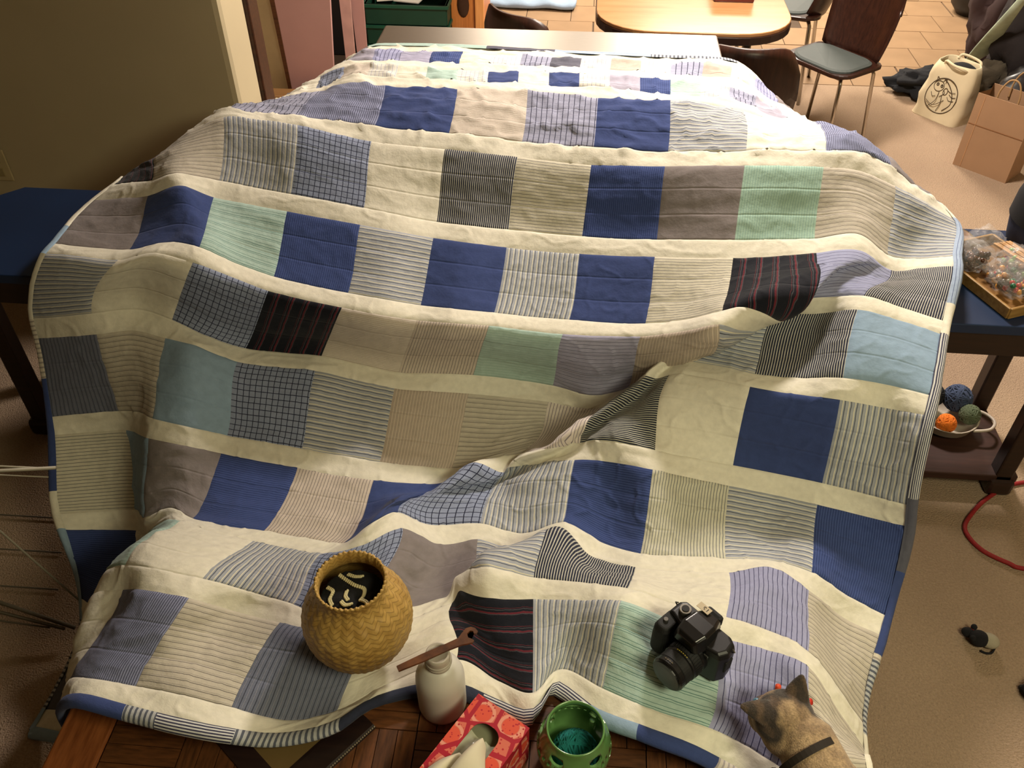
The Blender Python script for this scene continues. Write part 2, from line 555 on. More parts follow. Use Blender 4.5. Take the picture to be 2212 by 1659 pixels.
def fabric(name, base, stripes=(), rough=.9, weave=.08):
    """woven cloth; stripes = (axis, period, duty, offset, colour) in metres across the patch"""
    t = NT('cloth_' + name)
    uv = t.n('ShaderNodeUVMap', uv_map='UVMap')
    sp = t.n('ShaderNodeSeparateXYZ')
    t.l(uv.outputs[0], sp.inputs[0])
    n = t.noise(60, 3, uv.outputs[0])
    nb = t.noise(900, 1, uv.outputs[0])
    c = lin(base)
    colr = t.ramp(n, .25, .75, tuple(x * (1 - weave) for x in c[:3]) + (1,), tuple(min(1, x * (1 + weave)) for x in c[:3]) + (1,))
    for ax, per, duty, off, sc in stripes:
        w = t.math('MULTIPLY_ADD', n, per * .12, sp.outputs[ax])
        f = t.math('FRACT', t.math('ADD', t.math('DIVIDE', w, per), off))
        colr = t.mix(t.math('LESS_THAN', f, duty), colr, lin(sc))
    t.l(colr, t.b.inputs['Base Color'])
    t.b.inputs['Roughness'].default_value = rough
    t.b.inputs['Specular IOR Level'].default_value = .15
    t.b.inputs['Sheen Weight'].default_value = .08
    # stitched quilting lines (two across a patch) and the weave
    g = t.math('FRACT', t.math('DIVIDE', sp.outputs[1], .0667))
    d = t.math('MINIMUM', g, t.math('SUBTRACT', 1.0, g))
    groove = t.math('MINIMUM', t.math('MULTIPLY', d, 16.0), 1.0)
    h = t.math('ADD', t.math('MULTIPLY', groove, 1.0), t.math('ADD', t.math('MULTIPLY', nb, .25), t.math('MULTIPLY', t.noise(45, 4, uv.outputs[0], .6), 1.6)))
    t.bump(h, .55, .0022)
    return t.m


DK = '#1c1e2a'
CR = (.74, .69, .52)
FB = {
    'white': fabric('white', (.78, .74, .61)),
    'navy': fabric('navy', (.043, .066, .19)),
    'navypin': fabric('navypin', (.038, .060, .18), [(0, .0055, .2, 0, (.08, .12, .32))]),
    'navypinH': fabric('navypinH', (.038, .060, .18), [(1, .0055, .2, 0, (.08, .12, .32))]),
    'gray': fabric('gray', (.235, .205, .20)),
    'dkgray': fabric('dkgray', (.10, .10, .13)),
    'mintH': fabric('mintH', (.42, .56, .50), [(1, .0125, .1, .1, (.13, .25, .22)), (1, .025, .07, .22, (.13, .25, .22))], weave=.1),
    'mintV': fabric('mintV', (.38, .55, .45), [(0, .0065, .13, .1, (.2, .34, .33))]),
    'mint': fabric('mint', (.42, .56, .50), [(1, .009, .14, .1, (.3, .46, .38))]),
    'lblue': fabric('lblue', (.27, .38, .50)),
    'grid': fabric('grid', (.27, .31, .43), [(0, .0152, .12, .1, (.02, .023, .05)), (1, .0152, .12, .1, (.02, .023, .05))]),
    'gridV': fabric('gridV', (.33, .34, .45), [(0, .0152, .13, .1, (.025, .025, .055)), (1, .0152, .05, .1, (.13, .13, .2))]),
    'stripeV': fabric('stripeV', (.38, .40, .44), [(0, .0135, .13, .1, (.07, .08, .11)), (0, .0135, .15, .45, CR)]),
    'stripeH': fabric('stripeH', (.38, .40, .44), [(1, .0135, .13, .1, (.07, .08, .11)), (1, .0135, .15, .45, CR)]),
    'faintV': fabric('faintV', (.72, .70, .62), [(0, .012, .15, .1, (.42, .42, .5)), (0, .006, .1, .3, (.55, .55, .6))]),
    'creamH': fabric('creamH', (.62, .58, .46), [(1, .0085, .16, .1, (.16, .16, .17))]),
    'creamV': fabric('creamV', (.60, .58, .46), [(0, .0075, .22, .1, (.15, .16, .18))]),
    'tanH': fabric('tanH', (.55, .50, .41), [(1, .0125, .12, .1, (.19, .17, .15)), (1, .0125, .05, .32, (.24, .22, .2))]),
    'tanfine': fabric('tanfine', (.60, .54, .46), [(1, .006, .2, .1, (.45, .35, .28))]),
    'tanV': fabric('tanV', (.58, .50, .42), [(0, .008, .2, .1, (.22, .19, .18))]),
    'tan': fabric('tan', (.48, .39, .33)),
    'pinkV': fabric('pinkV', (.47, .40, .33), [(0, .0082, .18, .1, (.72, .62, .5)), (0, .0041, .1, .3, (.38, .26, .2))]),
    'pinkwV': fabric('pinkwV', (.70, .62, .55), [(0, .0085, .22, .1, (.26, .22, .24))]),
    'lavV': fabric('lavV', (.34, .35, .53), [(0, .0122, .14, .1, (.06, .06, .14))]),
    'lavH': fabric('lavH', (.40, .39, .52), [(1, .0115, .13, .1, (.14, .14, .2)), (1, .0058, .08, .4, (.24, .24, .34))]),
    'lavdash': fabric('lavdash', (.33, .35, .50), [(1, .014, .1, .1, (.06, .06, .14)), (1, .007, .07, .4, (.2, .2, .32))]),
    'lavgray': fabric('lavgray', (.38, .36, .44)),
    'bluefineV': fabric('bluefineV', (.26, .28, .42), [(0, .005, .38, .1, (.075, .08, .13))]),
    'bluegrayV': fabric('bluegrayV', (.155, .17, .23), [(0, .006, .25, .1, (.045, .05, .075)), (0, .012, .08, .5, (.3, .3, .36))]),
    'bwV': fabric('bwV', (.50, .49, .43), [(0, .0056, .60, .1, (.022, .025, .05))]),
    'bwH': fabric('bwH', (.50, .49, .40), [(1, .0056, .60, .1, (.022, .025, .04))]),
    'blackV': fabric('blackV', (.010, .011, .017), [(0, .040, .035, .1, (.075, .07, .08)), (0, .040, .09, .2, (.12, .018, .028)), (0, .040, .035, .36, (.075, .07, .08)), (0, .040, .03, .45, (.1, .02, .026))]),
    'blackH': fabric('blackH', (.010, .011, .017), [(1, .040, .035, .1, (.075, .07, .08)), (1, .040, .09, .2, (.12, .018, .028)), (1, .040, .035, .36, (.075, .07, .08)), (1, .040, .03, .45, (.1, .02, .026))]),
}
ROWS = {
    3: 'gray white gridV bluefineV navy tanfine gridV navy stripeH white bluefineV gray',
    4: 'blackV tanH stripeV grid white bwV creamH navypin gray mintV tanH stripeH',
    5: 'gray navy mintH navypin stripeH navy stripeV navy creamH blackV lavdash bwV',
    6: 'stripeH white grid blackV tanfine tanV mint lavH pinkV stripeH bwV lblue',
    7: 'bluegrayV tanH lblue grid stripeH pinkV tanH pinkwV bwH white navy stripeV',
    8: 'creamH lblue gray navypinH tanV navy grid stripeV navypinH creamV stripeH navypin',
    9: 'navypinH white mint white stripeV grid gray stripeH bwV white lavV tanH',
    10: 'dkgray lblue white bluefineV tanH bluegrayV white blackH stripeV mintH lavV tanH',
}
SMALL = {
    1: {-11: 'gray', -10: 'white', -9: 'lavV', -8: 'tan', -7: 'white', -6: 'navy', -5: 'stripeV', -4: 'lavgray', -3: 'lavV', -2: 'lavH', -1: 'navypin', 0: 'white', 1: 'faintV', 2: 'gridV', 3: 'dkgray',
        4: 'faintV', 5: 'tan', 6: 'faintV', 7: 'gridV', 8: 'tan', 9: 'white', 10: 'lavV', 11: 'gray', 12: 'navy', 13: 'white', 14: 'lblue', 15: 'tan', 16: 'lavV'},
    2: {-11: 'navy', -10: 'lblue', -9: 'white', -8: 'lavV', -7: 'gray', -6: 'white', -5: 'grid', -4: 'tanfine', -3: 'faintV', -2: 'white', -1: 'mint', 0: 'faintV', 1: 'navy', 2: 'white', 3: 'navy',
        4: 'faintV', 5: 'lavgray', 6: 'navypin', 7: 'mint', 8: 'faintV', 9: 'gridV', 10: 'lavgray', 11: 'white', 12: 'lavV', 13: 'tan', 14: 'navy', 15: 'white', 16: 'mint'},
}
ORG = np.array((0.0, 1.6, 0.0))
quilt = thing('quilt', 'large patchwork quilt of blue, grey and cream shirt squares draped over the tables', 'quilt', tuple(ORG))


def cloth(name, c0, c1, v0, v1, nu, nv, m, seam=True, recess=.0018):
    cq = np.linspace(c0, c1, nu + 1)
    vq = np.linspace(v0, v1, nv + 1)
    Pm, N, dc, dv = frame(cq, vq)
    Pm = deform(cq, vq, Pm, N, dc, dv)
    vs, uvs = [], []
    for j in range(nv + 1):
        for i in range(nu + 1):
            eu = min(i, nu - i) * (c1 - c0) * W / nu
            ev = min(j, nv - j) * (v1 - v0) / nv
            if not seam:
                eu = 1
            k_ = min(1, min(eu, ev) / .012)
            h = wrinkle(cq[i], vq[j]) - recess * (1 - k_) ** 1.5
            vs.append(Pm[j, i] + N[j, i] * h - ORG)
            uvs.append(((cq[i] - c0) * W, vq[j] - v0))
    fs = []
    for j in range(nv):
        for i in range(nu):
            a = j * (nu + 1) + i
            fs.append((a, a + nu + 1, a + nu + 2, a + 1))
    me = bpy.data.meshes.new(name)
    me.from_pydata([tuple(p) for p in vs], [], fs)
    ul = me.uv_layers.new(name='UVMap')
    li = np.empty(len(me.loops), np.int32)
    me.loops.foreach_get('vertex_index', li)
    ul.data.foreach_set('uv', np.array(uvs)[li].astype(np.float32).ravel())
    me.materials.append(m)
    me.shade_smooth()
    o = bpy.data.objects.new(name, me)
    COL.objects.link(o)
    o.parent = quilt
    return o


# strips of cream sashing between the rows
for i in range(0, 22, 2):
    v0, v1 = KV[i], KV[i + 1] if i < 21 else KV[-1]
    cloth('sashing_strip', 0, 12, v0, v1, 500 if i >= 8 else 264, 12 if i >= 8 else 6, FB['white'], seam=False)
# big patches
for r in range(3, 11):
    i = 5 + (r - 3) * 2
    for c, f in enumerate(ROWS[r].split()):
        fine = any(c + 1 > q[0] and c < q[1] and KV[i + 1] > q[2] and KV[i] < q[3] for q in CRB)
        cloth('patch', c, c + 1, KV[i], KV[i + 1], 48 if fine else 24, 52 if fine else 28, FB[f])
# the two rows of small patches at the far end
for r, i in ((1, 1), (2, 3)):
    for m_ in range(-12, 18):
        c0, c1 = max(0, 5 + m_ * 3 / 7), min(12, 5 + (m_ + 1) * 3 / 7)
        if c1 - c0 < .02:
            continue
        cloth('patch', c0, c1, KV[i], KV[i + 1], 12, 12, FB[SMALL[r].get(m_, 'white')])

# backing
cq = np.linspace(0, 12, 201)
vq = np.linspace(0, KV[-1], 201)
Pm, N, dc, dv = frame(cq, vq)
Q = (Pm - N * np.where(vq < KV[8], .021, .013)[:, None, None] - ORG).reshape(-1, 3)
fs = [(j * 201 + i, j * 201 + i + 1, (j + 1) * 201 + i + 1, (j + 1) * 201 + i) for j in range(200) for i in range(200)]
mbk = MB().add([tuple(p) for p in Q], fs)
bk = mbk.build('backing', mat('backing_cloth', (.035, .04, .075), .9), quilt, smooth=True)


def binding(edge, a, b, fab):
    """one length of the folded edge binding; edge in right, left, top, bottom; a..b along the edge"""
    n = max(6, int((b - a) * (30 if edge in ('left', 'right') else 8)))
    if edge in ('right', 'left'):
        vq = np.linspace(a, b, n + 1)
        cq = np.array([12.0 if edge == 'right' else 0.0])
        Pm, N, dc, dv = frame(cq, vq)
        Pm, N = Pm[:, 0], N[:, 0]
        out = dc[:, 0] if edge == 'right' else -dc[:, 0]
        s = vq
    else:
        cq = np.linspace(a, b, n + 1)
        vq = np.array([KV[-1] if edge == 'bottom' else 0.0])
        Pm, N, dc, dv = frame(cq, vq)
        Pm, N = Pm[0], N[0]
        out = dv[0] if edge == 'bottom' else -dv[0]
        s = cq * W
    kx = {'left': .45, 'right': .55, 'top': .6, 'bottom': .8}[edge]
    prof = [(-.010, .0032, 0), (-.002, .0058, .008), (.010 * kx, .0052, .020), (.019 * kx, .001, .031), (.022 * kx, -.005, .038), (.016 * kx, -.010, .046), (.002, -.012, .060), (-.010, -.0105, .072)]
    vs, uvs = [], []
    for k_ in range(n + 1):
        for o_, h_, w_ in prof:
            wv = .0012 * noise.noise(Vector((s[k_] * 40, 3, 1)))
            vs.append(tuple(Pm[k_] + out[k_] * (o_ + wv) + N[k_] * (h_ + wv) - ORG))
            uvs.append((s[k_], w_))
    m = len(prof)
    fs = []
    for k_ in range(n):
        for j in range(m - 1):
            q = (k_ * m + j, k_ * m + j + 1, (k_ + 1) * m + j + 1, (k_ + 1) * m + j)
            fs.append(q)
    me = bpy.data.meshes.new('binding')
    me.from_pydata(vs, [], fs)
    ul = me.uv_layers.new(name='UVMap')
    for lp in me.loops:
        ul.data[lp.index].uv = uvs[lp.vertex_index]
    me.materials.append(fab)
    me.shade_smooth()
    o = bpy.data.objects.new('binding', me)
    COL.objects.link(o)
    o.parent = quilt


FB['bind_bwlong'] = fabric('bind_bwlong', (.62, .62, .60), [(1, .0068, .5, .1, (.05, .05, .09))])
FB['bind_dark'] = fabric('bind_dark', (.03, .035, .06))  # dark navy, darkened further to carry the shade under the quilt edge
FB['bind_tan'] = fabric('bind_tan', (.62, .56, .46), [(0, .012, .35, .1, (.34, .3, .26))])
FB['bind_tanv'] = fabric('bind_tanv', (.62, .56, .46), [(0, .012, .35, .1, (.34, .3, .26))])
FB['bind_pale'] = fabric('bind_pale', (.34, .42, .55), [(1, .013, .15, .3, (.08, .1, .2))])
FB['bind_twill'] = fabric('bind_twill', (.45, .46, .46), [(0, .011, .45, .1, (.10, .11, .14))])
FB['bind_red'] = fabric('bind_red', (.62, .56, .5), [(0, .012, .4, .1, (.4, .36, .36)), (1, .04, .12, .3, (.3, .05, .06))])
K = KV
for a, b, f in ((0, K[6], 'navy'), (K[6], K[7], 'white'), (K[7], K[7] + .11, 'bind_pale'), (K[7] + .11, K[9] + .02, 'bind_pale'), (K[9] + .02, K[10] - .06, 'bind_pale'), (K[10] - .06, K[11], 'white'),
                (K[11], K[14] - .02, 'bind_bwlong'), (K[14] - .02, K[15] + .1, 'dkgray'), (K[15] + .1, K[16] + .1, 'navy'), (K[16] + .1, K[17] + .06, 'bind_tan'),
                (K[17] + .06, K[19] - .03, 'bind_twill'), (K[19] - .03, K[21], 'white')):
    binding('right', a, b, FB[f])
for a, b, f in ((0, K[7], 'navy'), (K[7], K[8] + .03, 'white'), (K[8] + .03, K[9] + .12, 'white'), (K[9] + .12, K[10] + .06, 'lblue'), (K[10] + .06, K[12], 'white'), (K[12], K[13] + .1, 'bind_tan'),
                (K[13] + .1, K[15] + .14, 'navy'), (K[15] + .14, K[17], 'white'), (K[17], K[18] + .05, 'lblue'), (K[18] + .05, K[20], 'bind_twill'), (K[20], K[21], 'lblue')):
    binding('left', a, b, FB[f])
for a, b, f in ((0, 1.5, 'lblue'), (1.5, 4.0, 'navy'), (4.0, 4.35, 'bind_twill'), (4.35, 5.1, 'bind_bwlong'), (5.1, 6.1, 'bind_twill'), (6.1, 7.35, 'bind_dark'), (7.35, 8.95, 'bind_bwlong'), (8.95, 9.45, 'lblue'),
                (9.45, 10.25, 'navy'), (10.25, 12, 'bind_red')):
    binding('bottom', a, b, FB[f])
for a, b, f in ((0, 3.5, 'gray'), (3.5, 5.3, 'mint'), (5.3, 6.3, 'dkgray'), (6.3, 7.7, 'bind_pale'), (7.7, 9.0, 'bind_twill'), (9.0, 12, 'white')):
    binding('top', a, b, FB[f])

# ------------------------------------------------------------------ tables
steel = mat('brushed_steel', '#b5afa6', .36, metal=1.0, vary=.06, scale=20, stretch=(1, 40, 1), bump=(60, .04, .0005))
chrome = mat('chrome', '#c9c2b6', .16, metal=1.0, vary=.03)
st = thing('steel_table', 'stainless steel topped work table under the far end of the quilt', 'table', (-.128, 2.67, 0))
MB().box((0, 0, .931), (1.108, .555, .036)).build('table_top', steel, st, bevel=.006)
for sx in (-1, 1):
    for sy in (-1, 1):
        MB().tube([(sx * .5, sy * .2 + .04, 0), (sx * .5, sy * .2 + .04, .915)], .02, 12).build('leg', chrome, st, smooth=True)
MB().box((0, .04, .3), (1.0, .4, .02)).build('lower_shelf', steel, st)

dark_wood = wood('espresso_wood', '#1d110d', '#2e1b14', .4)
blue_m = mat('blue_laminate', '#13294a', .45, vary=.08, scale=4)


def side_table(label, x0, x1, chl, legs, loc):
    t_ = thing('side_table', label, 'table', loc, 0, 'blue topped side tables')
    a, b = x0 - loc[0], x1 - loc[0]
    c1, c2 = (.09, .004) if chl else (.004, .004)
    poly = [(a + c1, -.225), (b - c2, -.225), (b, -.225 + c2), (b, .225 - c2), (b - c2, .225), (a + c1, .225), (a, .225 - c1), (a, -.225 + c1)]
    MB().prism(poly, .672, .70).build('table_top', blue_m, t_, bevel=.003)
    mx = (a + b) / 2
    MB().prism([(mx + (x - mx) * .97, y * .95) for x, y in poly], .60, .672).build('apron', dark_wood, t_)
    for x, y in legs:
        lg_ = MB().box((x - loc[0], y, .33), (.05, .05, .56)).build('leg', dark_wood, t_, bevel=.005)
        MB().box((x - loc[0], y, .03), (.075, .075, .06)).build('foot', dark_wood, lg_, bevel=.012)
    return t_


side_table('blue topped side table left of the quilt, with clipped corner, by the olive wall', -1.75, -.95, True, [(-1.68, -.10), (-1.68, .16), (-1.05, .16)], (-1.35, 1.985, 0))
bt = side_table('blue topped side table right of the quilt, with a dark lower shelf', .66, 1.43, False, [(1.31, -.10), (1.325, .19), (.75, .19)], (1.05, 1.985, 0))
MB().box((0, .06, .062), (.60, .37, .026)).build('lower_shelf', wood('shelf_wood', '#301b14', '#452820', .5), bt, bevel=.004)

# parquet coffee table in front
ct = thing('coffee_table', 'low parquet topped coffee table under the near end of the quilt', 'table', (-.2, .60, 0))
OX, OY = .2, -.60
parq = wood('parquet', '#40240f', '#6e4222', .45, scale=5, stretch=(4, 26, 26))
frm_w = wood('table_edge_wood', '#6b3716', '#9a5b30', .42, scale=5, stretch=(26, 3, 26))
MB().box((-.003, 0, .433), (1.372, .74, .022)).build('table_bed', dark_wood, ct)
slat = MB().box((0, 0, 0), (.1370, .0335, .012)).mesh('slat', parq)
for bx in range(9):
    for by in range(4):
        cx = -.80 + .14 * (bx + .5) + OX
        cy = .33 + .14 * (by + .5) + OY
        for s_ in range(4):
            o = bpy.data.objects.new('slat', slat)
            COL.objects.link(o)
            o.parent = ct
            d = -.0525 + .035 * s_
            if (bx + by) % 2:
                o.location = (cx + d, cy, .4485 + .0004 * ((bx * 3 + s_) % 3))
                o.rotation_euler = (0, 0, PI / 2)
            else:
                o.location = (cx, cy + d, .4485 + .0004 * ((by * 5 + s_) % 3))
MB().box((-.65 , 0, .445), (.095, .74, .022)).build('edge_plank', frm_w, ct, bevel=.004)
MB().box((.655, 0, .445), (.065, .74, .022)).build('edge_plank', frm_w, ct, bevel=.004)
MB().box((0, .0, .385), (1.26, .62, .07)).build('apron', dark_wood, ct)
for sx in (-1, 1):
    for sy in (-1, 1):
        MB().box((sx * .6, sy * .27, .18), (.06, .06, .36)).build('leg', dark_wood, ct, bevel=.004)

# dining table with its rounded top
dt = thing('dining_table', 'pale wood dining table with rounded corners and thick dark edge', 'table', (.437, 4.25, 0))
top = rrect(.81, 1.34, .24, 8)
MB().prism(top, .715, .73).build('table_top', wood('maple_top', '#b98252', '#cf9a68', .22, scale=3, stretch=(1, 8, 8), coat=.3), dt, bevel=.003)
MB().prism([(x * 1.006, y * 1.004) for x, y in top], .682, .7155).build('edge_band', mat('dark_edge', '#2b1812', .35), dt, bevel=.004)
for sx, sy in ((1, -1), (-1, -1), (1, 1), (-1, 1)):
    MB().tube([(sx * .24, sy * .46, .685), (sx * .26, sy * .49, 0)], .017, 12).build('leg', chrome, dt, smooth=True)
bxo = tag(MB().box((.62, 4.06, .77), (.17, .22, .08)).build('storage_box', mat('box_red', '#5a1c12', .4), bevel=.006), 'dark red box standing on the far part of the dining table', 'box')
MB().box((.62, 4.06, .815), (.176, .226, .012)).build('lid', mat('box_black', '#120d0d', .35), None, bevel=.003).parent = bxo


# ------------------------------------------------------------------ moulded plywood dining chairs
ply = wood('walnut_ply', '#24120c', '#3a1f15', .33, scale=5, stretch=(18, 18, 2))
pad_m = mat('seat_pad_grey', '#454b47', .7, vary=.06, bump=(300, .2, .0006))


def dining_chair(label, loc, rz, pad=True, bh=.44):
    """seat faces local +Y, backrest on the -Y side"""
    ch_ = thing('dining_chair', label, 'chair', loc, rz, 'plywood chairs round the dining table')
    # seat: dished shell with rounded outline
    m = MB()
    out = rrect(.42, .42, .09, 6)
    rings = []
    for kk, zz in ((1, .425), (1, .437), (.985, .441)):
        rings.append([Vector((x * kk, y * kk, zz + .012 * (abs(x) / .21) ** 2)) for x, y in out])
    m.loft(rings)
    m.build('seat', ply, ch_, smooth=False)
    if pad:
        m = MB()
        rings = [[Vector((x * kk, y * kk + .02, zz + .008 * (abs(x) / .2) ** 2)) for x, y in rrect(.37, .35, .1, 6)] for kk, zz in ((1, .441), (1, .452), (.93, .458))]
        m.loft(rings)
        m.build('seat_pad', pad_m, ch_, smooth=False)
    # curved backrest
    m = MB()
    nx, nz = 16, 12
    fr, bk_ = [], []
    for j in range(nz + 1):
        tz = j / nz
        hw = .205 * (1 - .10 * (2 * tz - 1) ** 2) * (1 - max(0, tz - .86) * .9)
        for i in range(nx + 1):
            s_ = 2 * i / nx - 1
            x = s_ * hw
            y = -.20 - .085 * tz - .012 + .075 * s_ * s_ - .02 * math.sin(PI * tz)
            z = .43 + bh * tz - .035 * abs(s_) ** 6 * (1 if tz > .5 else -1)
            fr.append((x, y, z))
            bk_.append((x, y - .013, z))
    off = len(fr)
    fs = []
    Wn = nx + 1
    for j in range(nz):
        for i in range(nx):
            a = j * Wn + i
            fs.append((a, a + 1, a + Wn + 1, a + Wn))
            fs.append((off + a, off + a + Wn, off + a + Wn + 1, off + a + 1))
    for i in range(nx):
        fs.append((nz * Wn + i, nz * Wn + i + 1, off + nz * Wn + i + 1, off + nz * Wn + i))
        fs.append((i + 1, i, off + i, off + i + 1))
    for j in range(nz):
        fs.append((j * Wn, off + j * Wn, off + (j + 1) * Wn, (j + 1) * Wn)[::-1])
        fs.append((j * Wn + nx, (j + 1) * Wn + nx, off + (j + 1) * Wn + nx, off + j * Wn + nx)[::-1])
    m.add(fr + bk_, fs)
    m.build('backrest', ply, ch_, smooth=True)
    for sx in (-1, 1):
        for sy in (-1, 1):
            MB().tube([(sx * .15, sy * .15, .43), (sx * .165, sy * .165, .40), (sx * .2, sy * .2, .0)], .0105, 10).build('leg', chrome, ch_, smooth=True)
    MB().box((0, 0, .418), (.3, .3, .012)).build('mounting_plate', chrome, ch_)
    return ch_


dining_chair('brown plywood chair with grey seat, standing angled right of the dining table', (1.14, 4.097, 0), math.atan2(-.63, -.777) - PI / 2, bh=.45).scale = (.88, .70, 1)
dining_chair('brown plywood chair with its back turned, beside the steel table corner', (.60, 3.40, 0), -.10, bh=.42)
dining_chair('brown plywood chair behind the steel table, left of the dining table', (-.12, 3.62, 0), -.74, bh=.42)
dining_chair('grey padded chair half hidden behind the rounded right end of the dining table', (1.02, 4.86, 0), PI / 2 - .3, bh=.42)

# ------------------------------------------------------------------ left background: boards, crates, cabinet, blanket
cream_b = mat('cream_panel', '#e6d6b4', .6, vary=.05)
pink_b = mat('pink_panel', '#c29690', .75, vary=.05, scale=5)
brown_e = wood('panel_edge_wood', '#4a2a14', '#6a4022', .5)


def leaning_panel(name, label, b0, b1, t0, t1, th, m, edge=None, cat='board'):
    """upright panel from two foot points and two points higher up"""
    b0, b1, t0, t1 = map(Vector, (b0, b1, t0, t1))
    n = (b1 - b0).cross(t0 - b0).normalized() * th
    k_ = 2.1
    u0, u1 = b0 + (t0 - b0) * k_, b1 + (t1 - b1) * k_
    m_ = MB().add([b0, b1, u1, u0, b0 - n, b1 - n, u1 - n, u0 - n], [(0, 1, 2, 3), (7, 6, 5, 4), (0, 4, 5, 1), (1, 5, 6, 2), (2, 6, 7, 3), (3, 7, 4, 0)])
    o = tag(m_.build(name, m), label, cat)
    if edge:
        e0, e1 = b0 + (b1 - b0) * -.0, b0 + (b1 - b0) * .075
        f0, f1 = u0, u0 + (u1 - u0) * .075
        q = -n * .25
        MB().add([e0 - q, e1 - q, f1 - q, f0 - q, e0 + n * -1.1, e1 + n * -1.1, f1 + n * -1.1, f0 + n * -1.1],
                 [(0, 1, 2, 3), (7, 6, 5, 4), (0, 4, 5, 1), (1, 5, 6, 2), (2, 6, 7, 3), (3, 7, 4, 0)]).build('edge_strip', edge, o)
    return o


leaning_panel('leaning_board', 'cream upright board between the dark door casing and the large pink board', (-1.735, 4.52, 0), (-1.58, 4.52, 0), (-1.70, 4.47, .55), (-1.585, 4.47, .55), .03, cream_b)
leaning_panel('leaning_board', 'large pink board with brown left edge, leaning upright', (-1.60, 4.47, 0), (-1.352, 4.47, 0), (-1.60, 4.42, .54), (-1.292, 4.42, .54), .025, pink_b, brown_e)
leaning_panel('leaning_board', 'narrow pink board tilted beside the dark gap, right of the large pink one', (-1.325, 4.68, 0), (-1.275, 4.68, 0), (-1.312, 4.66, .46), (-1.255, 4.66, .46), .02, mat('rosy_panel', '#cfa59b', .75))
leaning_panel('leaning_board', 'second narrow pink board in front of the green drawers', (-1.265, 4.72, 0), (-1.215, 4.72, 0), (-1.262, 4.70, .46), (-1.195, 4.70, .46), .02, pink_b)
tag(MB().box((-1.40, 5.12, .6), (.22, .06, 1.2)).build('gap_shade', mat('gap_shade_black', '#0e0c0d', .6), bevel=.004), 'black sheet standing in for the shade in the gap behind the pink boards', 'board')  # added black sheet, stands in for the shade inside the gap
tag(MB().box((-1.52, 4.33, .045), (.28, .1, .09)).build('wooden_block', wood('pine', '#b08350', '#c99a63', .5), bevel=.006), 'pale wooden block on the floor at the foot of the pink board', 'block')
green = mat('green_plastic', '#12402f', .45, vary=.08)
for kz in range(3):
    cr = thing('plastic_crate', ['lowest dark green plastic crate of the stack behind the steel table', 'middle dark green plastic crate of the stack behind the steel table', 'top dark green plastic crate filled with white papers behind the steel table'][kz], 'crate', (-1.03, 5.14, kz * .113), 0, 'stacked green crates')
    w, d, h = .46, .30, .108
    m = MB()
    m.box((0, -d / 2, h / 2), (w, .012, h)).box((0, d / 2, h / 2), (w, .012, h)).box((-w / 2, 0, h / 2), (.012, d, h)).box((w / 2, 0, h / 2), (.012, d, h)).box((0, 0, .008), (w, d, .012))
    m.build('body', green, cr)
    m = MB()
    m.box((0, -d / 2 - .006, h - .008), (w + .03, .02, .016)).box((0, d / 2 + .006, h - .008), (w + .03, .02, .016)).box((-w / 2 - .006, 0, h - .008), (.02, d, .016)).box((w / 2 + .006, 0, h - .008), (.02, d, .016))
    m.build('rim', mat('green_rim', '#17513c', .4), cr)
pa = [('#d8d3c2', -.13, .02, .3), ('#c9c6bb', .02, -.02, -.2), ('#e2dac0', .13, .03, .1)]
for q, (h_, x, y, rz) in enumerate(pa):
    tag(MB().box((-1.03 + x, 5.14 + y, .262 + .008 * 9 + q * .006), (.15, .21, .006), rz).build('paper_pile', mat('paper_%d' % q, h_, .8)),
        ['white papers at the left of the top green crate', 'greyish papers in the middle of the top green crate', 'cream papers at the right of the top green crate'][q], 'papers', 'papers in the top crate')
cb = thing('wooden_cabinet', 'orange wood cabinet end standing right of the green crates', 'cabinet', (-.70, 5.32, 0))
MB().box((0, 0, .45), (.185, .40, .9)).build('body', wood('orange_wood', '#a8622a', '#c98040', .4, stretch=(14, 14, 1)), cb, bevel=.006)
MB().box((.075, -.21, .45), (.05, .02, .9)).build('front_stile', wood('orange_wood_light', '#c88648', '#dc9c5c', .4, stretch=(14, 14, 1)), cb, bevel=.003)
m = MB()
m.ball((-.02, -.203, .30), (.035, .006, .07), 16, 8)
m.build('dark_hole', mat('hole_brown', '#3a2113', .4), cb, smooth=True)  # dark oval added in place of an open hole, its shade painted on
bl = MB()
rings = []
for i in range(13):
    x = -.70 + .62 * i / 12
    hh = .055 + .012 * math.sin(i * 1.7)
    rings.append([Vector((x, 5.95 + .01 * math.sin(i) + a * .21, .002 + hh * b)) for a, b in ((0, 0), (-.04, .4), (.0, .9), (.5, 1), (1, .95), (1.05, .4), (1, 0))])
bl.loft(rings)
tag(bl.build('folded_blanket', mat('pale_blue_cloth', '#8fa3b8', .9, vary=.1, bump=(90, .3, .003)), smooth=True, sub=1), 'pale blue folded blanket lying on the kitchen tiles', 'blanket')

# wall outlet
ol = thing('wall_outlet', 'cream wall outlet low on the olive wall above the blue table', 'outlet', (-2.03, 2.614, .545))
MB().box((0, -.002, 0), (.08, .006, .118)).build('plate', mat('outlet_cream', '#c9b98e', .5), ol, bevel=.003)
for dz in (-.025, .025):
    MB().box((0, -.006, dz), (.034, .004, .032)).build('socket', mat('outlet_dim', '#a8986c', .5), ol, bevel=.004)

# ------------------------------------------------------------------ right background: bags and coats
canvas = mat('canvas', '#d3c3a0', .9, vary=.06, bump=(200, .25, .001))


